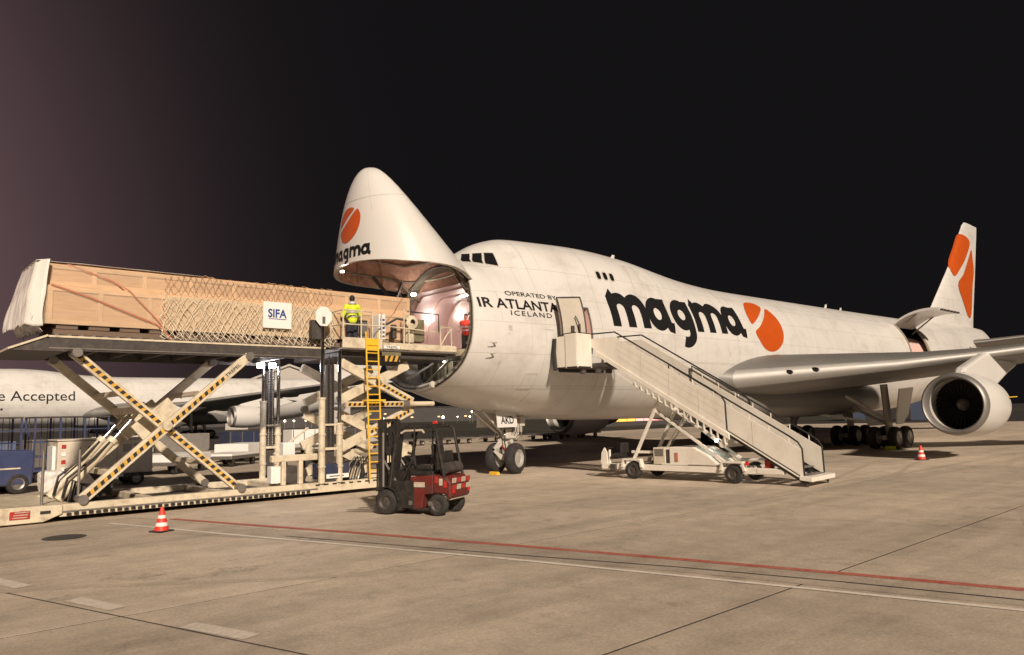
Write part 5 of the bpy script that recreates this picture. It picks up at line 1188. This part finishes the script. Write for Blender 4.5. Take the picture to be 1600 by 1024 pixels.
kp(MB().tube((-.05, .56, 1.0), (-.05, .30, 1.28), .03), 'steering_column', 'forklift_black', smooth=40); kp(MB().path([Vector((-.05, .30, 1.29)) + Vector((.17 * math.cos(a), .17 * math.sin(a) * .75, .17 * math.sin(a) * .66)) for a in np.linspace(0, 2 * math.pi, 21)[:-1]], .014, 6, closed=True), 'steering_wheel', 'forklift_black', smooth=40)
for x in (.16, .22, .28): kp(MB().path([(x, .5, 1.1), (x, .40, 1.26)], .012, 6), 'lever', 'forklift_black')
kp(MB().ext([(-.44, .52, 1.05), (-.44, .66, 1.05), (-.44, .52, 1.98), (-.44, .40, 1.95)], (.30, 0, 0)), 'cab_panel', 'forklift_black', bevel=.03)
kp(MB().box((.0, -.66, 1.28), (.78, .10, .5)), 'rear_panel', 'forklift_black', bevel=.03); kp(MB().tube((-.36, -.86, 1.12), (.36, -.86, 1.12), .14, n=18), 'gas_bottle', 'loader_dark', smooth=40)
kp(MB().box((-.495, .22, .50), (.05, .62, .66)), 'side_plate', 'forklift_black', bevel=.01); kp(MB().box((-.44, -.78, 1.55), (.04, .16, .9)), 'rear_grille', 'forklift_black')
for k in range(4): kp(MB().path([(-.2 + .12 * k, .85, 2.1), (-.24 + .12 * k, .72, 1.6), (-.2 + .1 * k, .7, 1.05)], .02, 6), 'hose', 'grease_black', smooth=40)
# overhead guard
for s in (-1, 1):
    kp(MB().path([(s * .47, .62, .62), (s * .46, .50, 1.5), (s * .44, .38, 2.06), (s * .44, .25, 2.13)], .045, 8), 'guard_post', 'forklift_black', smooth=40)
    kp(MB().path([(s * .47, -.92, .94), (s * .46, -.78, 1.6), (s * .44, -.70, 2.08), (s * .44, -.58, 2.14)], .04, 8), 'guard_post', 'forklift_black', smooth=40)
    kp(MB().tube((s * .44, .25, 2.13), (s * .44, -.58, 2.14), .04, n=8), 'guard_beam', 'forklift_black', smooth=40)
    kp(MB().path([(s * .47, .35, .66), (s * .47, -.05, 1.4), (s * .46, -.1, 2.12)], .022, 8), 'guard_post', 'forklift_black', smooth=40)
for k in range(7): kp(MB().box((0, .28 - .145 * k, 2.15), (.86, .035, .05)), 'guard_bar', 'forklift_black')
for x in (-.15, .15): kp(MB().box((x, -.16, 2.185), (.03, .86, .02)), 'guard_bar', 'forklift_black')
kp(MB().path([(-.45, .30, 1.98), (-.44, .2, 2.04), (-.44, -.30, 2.05), (-.45, -.36, 1.98)], .028, 8), 'door_frame', 'stripe_white', smooth=40)
kp(MB().box((.38, -.2, 2.22), (.12, .1, .08)), 'beacon', 'lamp_red', bevel=.02)
for s in (-1, 1):
    hl = kp(MB().lathe([(-.06, .03), (-.03, .075), (.03, .085), (.035, .0)], (s * .36, .42, 1.92), (0, 1, 0), 16), 'work_light', 'forklift_black', smooth=40); kp(MB().lathe([(.036, .07), (.037, .001)], (s * .36, .42, 1.92), (0, 1, 0), 16), 'lens', 'chrome', hl)
    kp(MB().box((s * .40, -1.13, .58), (.10, .02, .07)), 'tail_lamp', 'lamp_red')
kp(MB().box((-.52, -.25, .74), (.012, .30, .12)), 'number_plate', 'stripe_white')
kp(MB().tube((.40, -.55, 1.05), (.40, -.55, 1.5), .06, n=14), 'extinguisher', 'stripe_red', smooth=40); kp(MB().box((-.52, .62, 1.55), (.02, .14, .22)), 'mirror', 'forklift_black', bevel=.01)
for y in (-.55, .0): kp(MB().box((-.515, y, .30), (.03, .10, .10)), 'step_tread', 'loader_steel')
kp(MB().path([(-.3, -.02, 1.18), (-.3, .02, 1.45), (-.3, .2, 1.5)], .03, 8), 'arm_rest', 'forklift_black', smooth=40)
kp(MB().box((0, .97, 1.75), (.5, .03, .4)), 'mast_shield', 'loader_dark')
# mast, carriage, forks
for s in (-1, 1):
    kp(MB().box((s * .33, .93, 1.2), (.13, .18, 2.25)), 'mast_rail', 'forklift_black', bevel=.01); kp(MB().box((s * .22, .95, 1.22), (.08, .13, 2.1)), 'inner_rail', 'forklift_black', bevel=.01)
    kp(MB().tube((s * .40, .86, .5), (s * .40, .86, 2.0), .035, n=10), 'lift_cylinder', 'loader_steel', smooth=40)
    kp(MB().box((s * .10, 1.0, 1.3), (.03, .02, 1.7)), 'mast_chain', 'grease_black')
    kp(MB().tube((s * .42, .35, .62), (s * .38, .88, 1.35), .03, n=8), 'tilt_cylinder', 'loader_steel', smooth=40)
    fkb = kp(MB().ext([(s * .24 - .05, 1.06, .62), (s * .24 - .05, 1.10, .62), (s * .24 - .05, 1.10, .09), (s * .24 - .05, 2.05, .05), (s * .24 - .05, 2.1, .04), (s * .24 - .05, 1.06, .04)], (.1, 0, 0)), 'fork', 'loader_steel', bevel=.006)
for z in (2.3, 1.5, .35): kp(MB().box((0, .93, z), (.74, .10, .09)), 'mast_crosshead', 'forklift_black', bevel=.01)
for z in (.25, .6): kp(MB().box((0, 1.04, z), (.9, .06, .1)), 'fork_carriage', 'forklift_black', bevel=.01)
for k in range(6): kp(MB().bar((-.4 + .16 * k, 1.04, .62), (-.4 + .16 * k, 1.04, 1.2), .03, .03, (0, 1, 0)), 'load_guard', 'forklift_black')
kp(MB().box((0, 1.04, 1.2), (.86, .04, .04)), 'load_guard', 'forklift_black')
kp(MB().path([(.2, .85, 2.2), (.28, .8, 1.7), (.22, .85, 1.2)], .02, 6), 'hose', 'grease_black', smooth=40)
for y, r, w, xx in ((.70, .31, .24, .46), (-.72, .26, .20, .42)):
    for s in (-1, 1): wheel((s * xx, y, r), r, w, fk, (1, 0, 0), hub='loader_dark')
for s in (-1, 1): kp(MB().ext([(s * .36, .32, .34), (s * .36, .42, .62), (s * .36, .62, .70), (s * .36, .86, .66), (s * .36, .84, .63), (s * .36, .62, .665), (s * .36, .45, .59)], (s * .22, 0, 0)), 'mudguard', 'forklift_black')

# ================================================================== cones, chock
def cone(label, loc, s):
    t = thing('traffic_cone', label, 'traffic cone', loc, random.uniform(0, 1), 'traffic cones on the apron')
    MB().ext([(-.19 * s, -.19 * s, 0), (.19 * s, -.19 * s, 0), (.19 * s, .19 * s, 0), (-.19 * s, .19 * s, 0)], (0, 0, .035 * s)).build('base', 'tyre', t, bevel=.008)
    hs = [(.035, .155), (.13, .135), (.21, .115), (.30, .093), (.37, .076), (.44, .06), (.54, .032), (.55, .01)]
    for k in range(len(hs) - 1):
        m_ = 'cone_white' if k in (1, 3, 5) and k < 5 else 'cone_red'
        MB().lathe([(hs[k][0] * s, hs[k][1] * s), (hs[k + 1][0] * s, hs[k + 1][1] * s)], (0, 0, 0), (0, 0, 1), 24).build('band', m_, t, smooth=50)
cone('red and white traffic cone standing near the loader beside the white line', (-7.16, -5.66, 0), .98)
cone('red and white traffic cone standing under the wing by the main wheels', (22.79, -10.4, 0), 1.15)
ck = MB().ext([(7.02, -.35, 0), (7.22, -.35, 0), (7.16, -.35, .13), (7.06, -.35, .13)], (0, .5, 0)).build('wheel_chock', 'safety_yellow', bevel=.02); tag(ck, 'yellow chock lying in front of the nose wheels', 'chock')
ck = MB().ext([(30.2, -6.3, 0), (30.5, -6.3, 0), (30.42, -6.3, .2), (30.28, -6.3, .2)], (0, .5, 0)).build('wheel_chock', 'hi_vis', bevel=.02); tag(ck, 'yellow-green chock lying in front of the main wheels', 'chock')

# ================================================================== second freighter
jet2 = thing('cargo_jet', 'white cargo jet in the background marked Challenge Accepted', 'aircraft', (-7.5, 92.0, 0))
f2 = fus_mesh(False).build('fuselage', 'aircraft_white', jet2, smooth=35)
for ch_ in kids(jet):
    b_ = ch_.name.split('.')[0]
    if b_ in ('wing', 'nacelle', 'tailplane', 'main_gear', 'nose_gear', 'belly_fairing'): copy_tree(ch_, jet2)
    elif b_ == 'tail_fin': copy_tree(ch_, jet2, ('emblem',))
for s, fn in ((1, port), (-1, star)):
    for pl in ([(5.0, 8.30), (5.32, 8.70), (5.52, 8.70), (5.24, 8.26)], [(5.30, 8.26), (5.60, 8.70), (5.86, 8.71), (5.58, 8.19)], [(5.66, 8.18), (5.93, 8.71), (6.2, 8.70), (6.06, 8.09)]): decal('cockpit_window', pl, poly_tris(pl), fn(.012), 'dark_glass', f2, .15)
lettering('lettering', 'Challenge Accepted', 2.6, 17.6, 5.55, 1.25, port(.012), 'logo_black', f2, .004, .4)
lettering('lettering', 'Challenge', 41.5, 46.3, 5.55, .75, port(.012), 'logo_black', f2, .03, .4)
for x, z in ((8.0, 4.9), (9.6, 4.5), (29.5, 5.9), (31.0, 5.9), (26, 5.2)):
    pl = [(x - .12, z - .12), (x + .12, z - .12), (x + .12, z + .12), (x - .12, z + .12)]; decal('service_panel', pl, poly_tris(pl), port(.012), 'logo_black', f2, .3)

# ================================================================== ground equipment behind the loader
def cart_wheels(t, xs, y, r=.28, w=.18, m=wheel):
    for x in xs:
        for s in (-1, 1): wheel((x, s * y, r), r, w, t, (0, 1, 0), hub='loader_steel')
gp = thing('ground_power_unit', 'cream ground power unit on wheels behind the loader legs', 'power unit', (-4.95, 9.3, 0), R(0))
MB().box((0, 0, 1.13), (3.3, 1.7, 1.3)).build('housing', 'gpu_cream', gp, bevel=.05); MB().box((0, 0, .42), (3.4, 1.6, .14)).build('chassis', 'loader_dark', gp)
MB().box((0, 0, 1.82), (3.36, 1.76, .06)).build('roof', 'gpu_cream', gp, bevel=.02)
for x in (-.9, .35): MB().box((x, -.855, 1.05), (.012, .012, 1.0)).build('door_gap', 'loader_dark', gp)
for x in (.7, 1.1): MB().box((x, -.862, 1.45), (.3, .02, .3)).build('vent_grille', 'loader_steel', gp)
lettering('lettering', 'S 102', -.65, .15, 1.35, .24, lambda a, b: Vector((a, -.862, b)), 'logo_black', gp, .012, 1)
for k in range(4): MB().box((-1.45, -.862, .75 + .28 * k), (.14, .012, .14)).build('warning_block', 'stripe_red' if k % 2 else 'sign_white', gp)
MB().box((.4, -.82, .42), (.4, .05, .12)).build('licence_plate', 'sign_white', gp); MB().ext([(-1.75, -.5, .5), (-1.75, .4, .5), (-1.75, .4, 1.6), (-1.75, -.5, 1.6)], (.1, 0, 0)).build('control_panel', 'sign_white', gp)
cart_wheels(gp, (-1.1, 1.1), .72); MB().bar((-1.6, 0, .4), (-2.9, 0, .25), .08, .08).build('tow_bar', 'loader_dark', gp)
tg = thing('tow_tractor', 'dark blue tow tractor at the far left behind the loader', 'tow tractor', (-8.75, 8.9, 0), R(8))
MB().ext([(-1.6, -.75, .3), (1.3, -.75, .3), (1.35, -.75, 1.5), (.4, -.75, 1.55), (-.5, -.75, 1.5), (-.6, -.75, 1.5), (-1.6, -.75, 1.5)], (0, 1.5, 0)).build('body', 'trailer_blue', tg, bevel=.06)
MB().ext([(-1.5, -.7, 1.5), (-.5, -.7, 1.5), (-.62, -.7, 2.0), (-1.4, -.7, 2.0)], (0, 1.4, 0)).build('cab', 'trailer_blue', tg, bevel=.05); MB().box((-1.0, -.712, 1.72), (.6, .01, .3)).build('window', 'dark_glass', tg); MB().box((.5, -.76, .9), (.8, .02, .05)).build('side_trim', 'loader_cream', tg)
MB().box((.0, 0, 1.58), (.5, .5, .14)).build('seat', 'forklift_black', tg, bevel=.03)
cart_wheels(tg, (-1.05, .85), .66, .36, .22)
def cage(label, loc):
    t = thing('cage_trailer', label, 'trailer', loc, R(3), 'blue cage trailers behind the loader')
    MB().box((0, 0, .55), (2.8, 1.6, .1)).build('bed', 'trailer_blue', t); MB().box((0, 0, 2.72), (2.86, 1.66, .06)).build('roof', 'loader_dark', t)
    for x in (-1.38, -.46, .46, 1.38):
        for y in (-.78, .78): MB().box((x, y, 1.65), (.07, .06, 2.15)).build('post', 'trailer_blue', t)
    for z in (1.1, 1.7, 2.2):
        for y in (-.78, .78): MB().box((0, y + .012, z), (2.76, .03, .04)).build('bar', 'trailer_blue', t)
    for k in range(12): MB().box((-1.26 + .23 * k, .80, 1.65), (.025, .02, 2.1)).build('mesh_bar', 'trailer_blue', t)
    cart_wheels(t, (-1.0, 1.0), .65); MB().box((.2, 0, .95), (1.6, 1.1, .6)).build('load', 'sack_white', t, bevel=.1)
cage('empty-looking blue cage trailer at the left edge beyond the tow tractor', (-8.6, 13.0, 0)); cage('blue cage trailer standing right behind the ground power unit', (-5.3, 13.6, 0))
def dolly(label, loc, rz, h):
    t = thing('pallet_dolly', label, 'dolly', loc, rz, 'pallet dollies parked beyond the loader')
    MB().box((0, 0, .48), (3.3, 2.2, .14)).build('bed', 'loader_steel', t, bevel=.02); cart_wheels(t, (-1.1, 1.1), .8, .24, .16)
    if h: MB().box((0, 0, .56 + h / 2), (3.1, 2.1, h)).build('pallet_stack', 'sign_white', t, bevel=.03)
    MB().bar((-1.6, 0, .4), (-2.5, 0, .3), .08, .08).build('tow_bar', 'loader_dark', t)
for k, (x, y, h, lab) in enumerate(((-.6, 14.6, .35, 'dolly with a low white pallet stack nearest the ground power unit'), (3.2, 17.6, .12, 'dolly with a thin pallet second in the row beyond the loader'), (5.6, 21.4, .5, 'dolly with a thick white pallet stack beyond the loader masts'),
                                    (9.4, 24.0, .2, 'dolly with a thin pallet seen between the loader masts'), (12.2, 26.6, 0, 'empty dolly seen below the bridge scissors'), (17.5, 28.4, .3, 'dolly with a low stack behind the forklift'))):
    dolly(lab, (x, y, 0), R(40), h)
for k, (x, y) in enumerate(((22.5, 29.6), (27.0, 29.0), (32.0, 28.6), (37.5, 28.2), (42, 28.0))): dolly(['empty dolly just left of the nose gear in the distant row', 'empty dolly right behind the nose gear in the distant row', 'empty dolly below the far engine in the distant row', 'empty dolly right of the far engine in the distant row', 'last empty dolly of the distant row'][k], (x, y, 0), R(0), 0)
def uld(label, loc, rz, mt_):
    t = thing('freight_container', label, 'container', loc, rz, 'freight containers standing beyond the loader')
    MB().ext([(-1.5, -.75, .12), (1.2, -.75, .12), (1.6, -.75, .6), (1.6, -.75, 1.62), (-1.5, -.75, 1.62)], (0, 1.5, 0)).build('shell', mt_, t, bevel=.03)
    for x in (-1.4, -.5, .4, 1.2): MB().box((x, -.765, .9), (.06, .03, 1.4)).build('rib', 'loader_steel', t)
    MB().box((0, 0, .06), (3.1, 1.6, .1)).build('base', 'loader_steel', t)
for k, (x, y, rz, mt_, lab) in enumerate(((-3.5, 25.5, 12, 'loader_steel', 'bare metal container beyond the blue cages at the left'), (.4, 27.5, 5, 'sign_white', 'white container beyond the pivot of the big scissor legs'), (4.6, 29.5, -6, 'loader_steel', 'bare metal container right of the white one beyond the scissor legs'),
                                          (-7.5, 23.0, 3, 'hangar_blue', 'bluish container at the far left beyond the cages'), (9.3, 30.8, 8, 'engine_blue', 'dark blue container below the wing of the background jet'), (14.5, 31.5, 2, 'sign_white', 'white container seen between the loader masts'), (19.3, 32.0, -4, 'night_building', 'dark container behind the bridge scissors'))): uld(lab, (x, y, 0), R(rz), mt_)
sk = MB().box((-8.05, 1.35, .80), (.62, .7, .62)).build('plastic_sack', 'sack_white', bevel=.12, smooth=60); d_ = sk.modifiers.new('sub', 'SUBSURF'); d_.levels = d_.render_levels = 3
tx = bpy.data.textures.new('crumple', 'CLOUDS'); tx.noise_scale = .22; dm = sk.modifiers.new('crumple', 'DISPLACE'); dm.texture = tx; dm.strength = .12; tag(sk, 'crumpled white plastic sack lying on the rear of the loader base', 'sack')

# ================================================================== far background
def block(nm, label, cat, c, size, mt, rz=0, group=None):
    t = thing(nm, label, cat, (c[0], c[1], 0), rz, group); MB().box((0, 0, size[2] / 2), size).build('wall', mt, t); MB().box((0, 0, size[2] + .15), (size[0] + .6, size[1] + .6, .3)).build('roof', 'night_building', t); return t
t = thing('hangar', 'pale grey hangar with a pitched roof behind the loader masts', 'hangar', (86, 186, 0), R(-30))
MB().ext([(-17, -8, 0), (17, -8, 0), (17, -8, 11), (0, -8, 17.5), (-17, -8, 11)], (0, 40, 0)).build('wall', 'hangar_grey', t); MB().ext([(-18, -8.6, 10.7), (0, -8.6, 17.6), (18, -8.6, 10.7), (18, -8.6, 11.3), (0, -8.6, 18.2), (-18, -8.6, 11.3)], (0, 41.5, 0)).build('roof', 'hangar_grey', t); MB().box((0, -8.05, 4.5), (22, .1, 9)).build('door', 'night_building', t)
def terminal(label, c, size, rz, seed):
    t = block('terminal_building', label, 'building', c, size, 'night_building', rz, 'low dark buildings along the horizon'); r = random.Random(seed); n = int(size[0] / 6)
    for k in range(n):
        if r.random() < .55: MB().box((-size[0] / 2 + (k + .5) * size[0] / n, -size[1] / 2 - .03, size[2] * r.choice((.35, .62))), (1.1, .06, .5)).build('window', 'window_lit', t)
terminal('long low dark building on the horizon behind the forklift', (205, 260, 0), (110, 20, 6.5), R(-40), 1)
terminal('low dark building on the horizon behind the nose gear', (265, 170, 0), (90, 18, 6), R(-55), 2)
terminal('dark building on the horizon behind the parked freighter', (60, 330, 0), (150, 20, 9), R(-15), 3)
t = thing('lit_hoarding', 'long dark shed with a glowing yellow and pink fascia beyond the stairs', 'shed', (93, 60, 0), R(0))
MB().box((0, 1.5, .8), (26, 3, 1.6)).build('wall', 'night_building', t)
for k in range(7): MB().box((-9.3 + 2.25 * k, -.06, 1.05), (2.0, .1, .5)).build('fascia_panel', 'sign_lit_yellow' if k < 3 else 'sign_lit_pink', t)
t = block('blue_shed', 'blue lit shed seen between the main wheels and the engine', 'shed', (122, 29, 0), (8, 16, 3.6), 'hangar_blue', 0)
MB().box((-4.06, 0, 1.4), (.1, 6, 2.6)).build('door', 'night_building', t)
def lamp_post(label, x, y, z, hgt):
    t = thing('lamp_post', label, 'lamp post', (x, y, 0), 0, 'distant apron lamps')
    MB().tube((0, 0, 0), (0, 0, z), .09, .06, 8).build('pole', 'loader_steel', t)
    MB().ball((0, 0, z + .1), .16 * hgt, (1, 1, .8), 10).build('lamp_head', 'lamp_far', t, smooth=60)
for k, (lx, ly, lz, sz) in enumerate(((124.9, 164.1, 2.0, 2.6), (150.3, 181.7, 3.6, 2.4), (143.6, 174.6, 2.0, 1.6), (146.2, 172.4, 2.0, 1.4), (152.8, 193.4, 2.0, 1.2), (79.9, 177.2, 2.0, 1.8), (79.7, 171.0, 2.0, 1.3), (79.8, 164.1, 2.0, 1.2), (83.3, 167.7, 2.0, 1.1), (130.2, 199.7, 2.47, 1.2), (122.2, 193.6, 2.0, 1.0))):
    lamp_post(['brightest lamp just above the forklift cage', 'bright high lamp between forklift and nose gear', 'small lamp below the high one by the nose gear', 'small lamp nearest the nose gear', 'faint lamp above the forklift roof', 'bright lamp between the loader masts', 'small lamp low between the loader masts', 'second small lamp right of the far loader mast', 'third small lamp right of the far loader mast', 'faint lamp left of the forklift mast', 'faint lamp behind the yellow ladder'][k], lx, ly, lz, sz)
gr = sheet('grass_verge', [(60, 44), (400, 44), (400, 300), (110, 300), (60, 80)], -.03, 'grass_dark'); tag(gr, 'dark grass verge beyond the apron', 'grass', kind='structure')
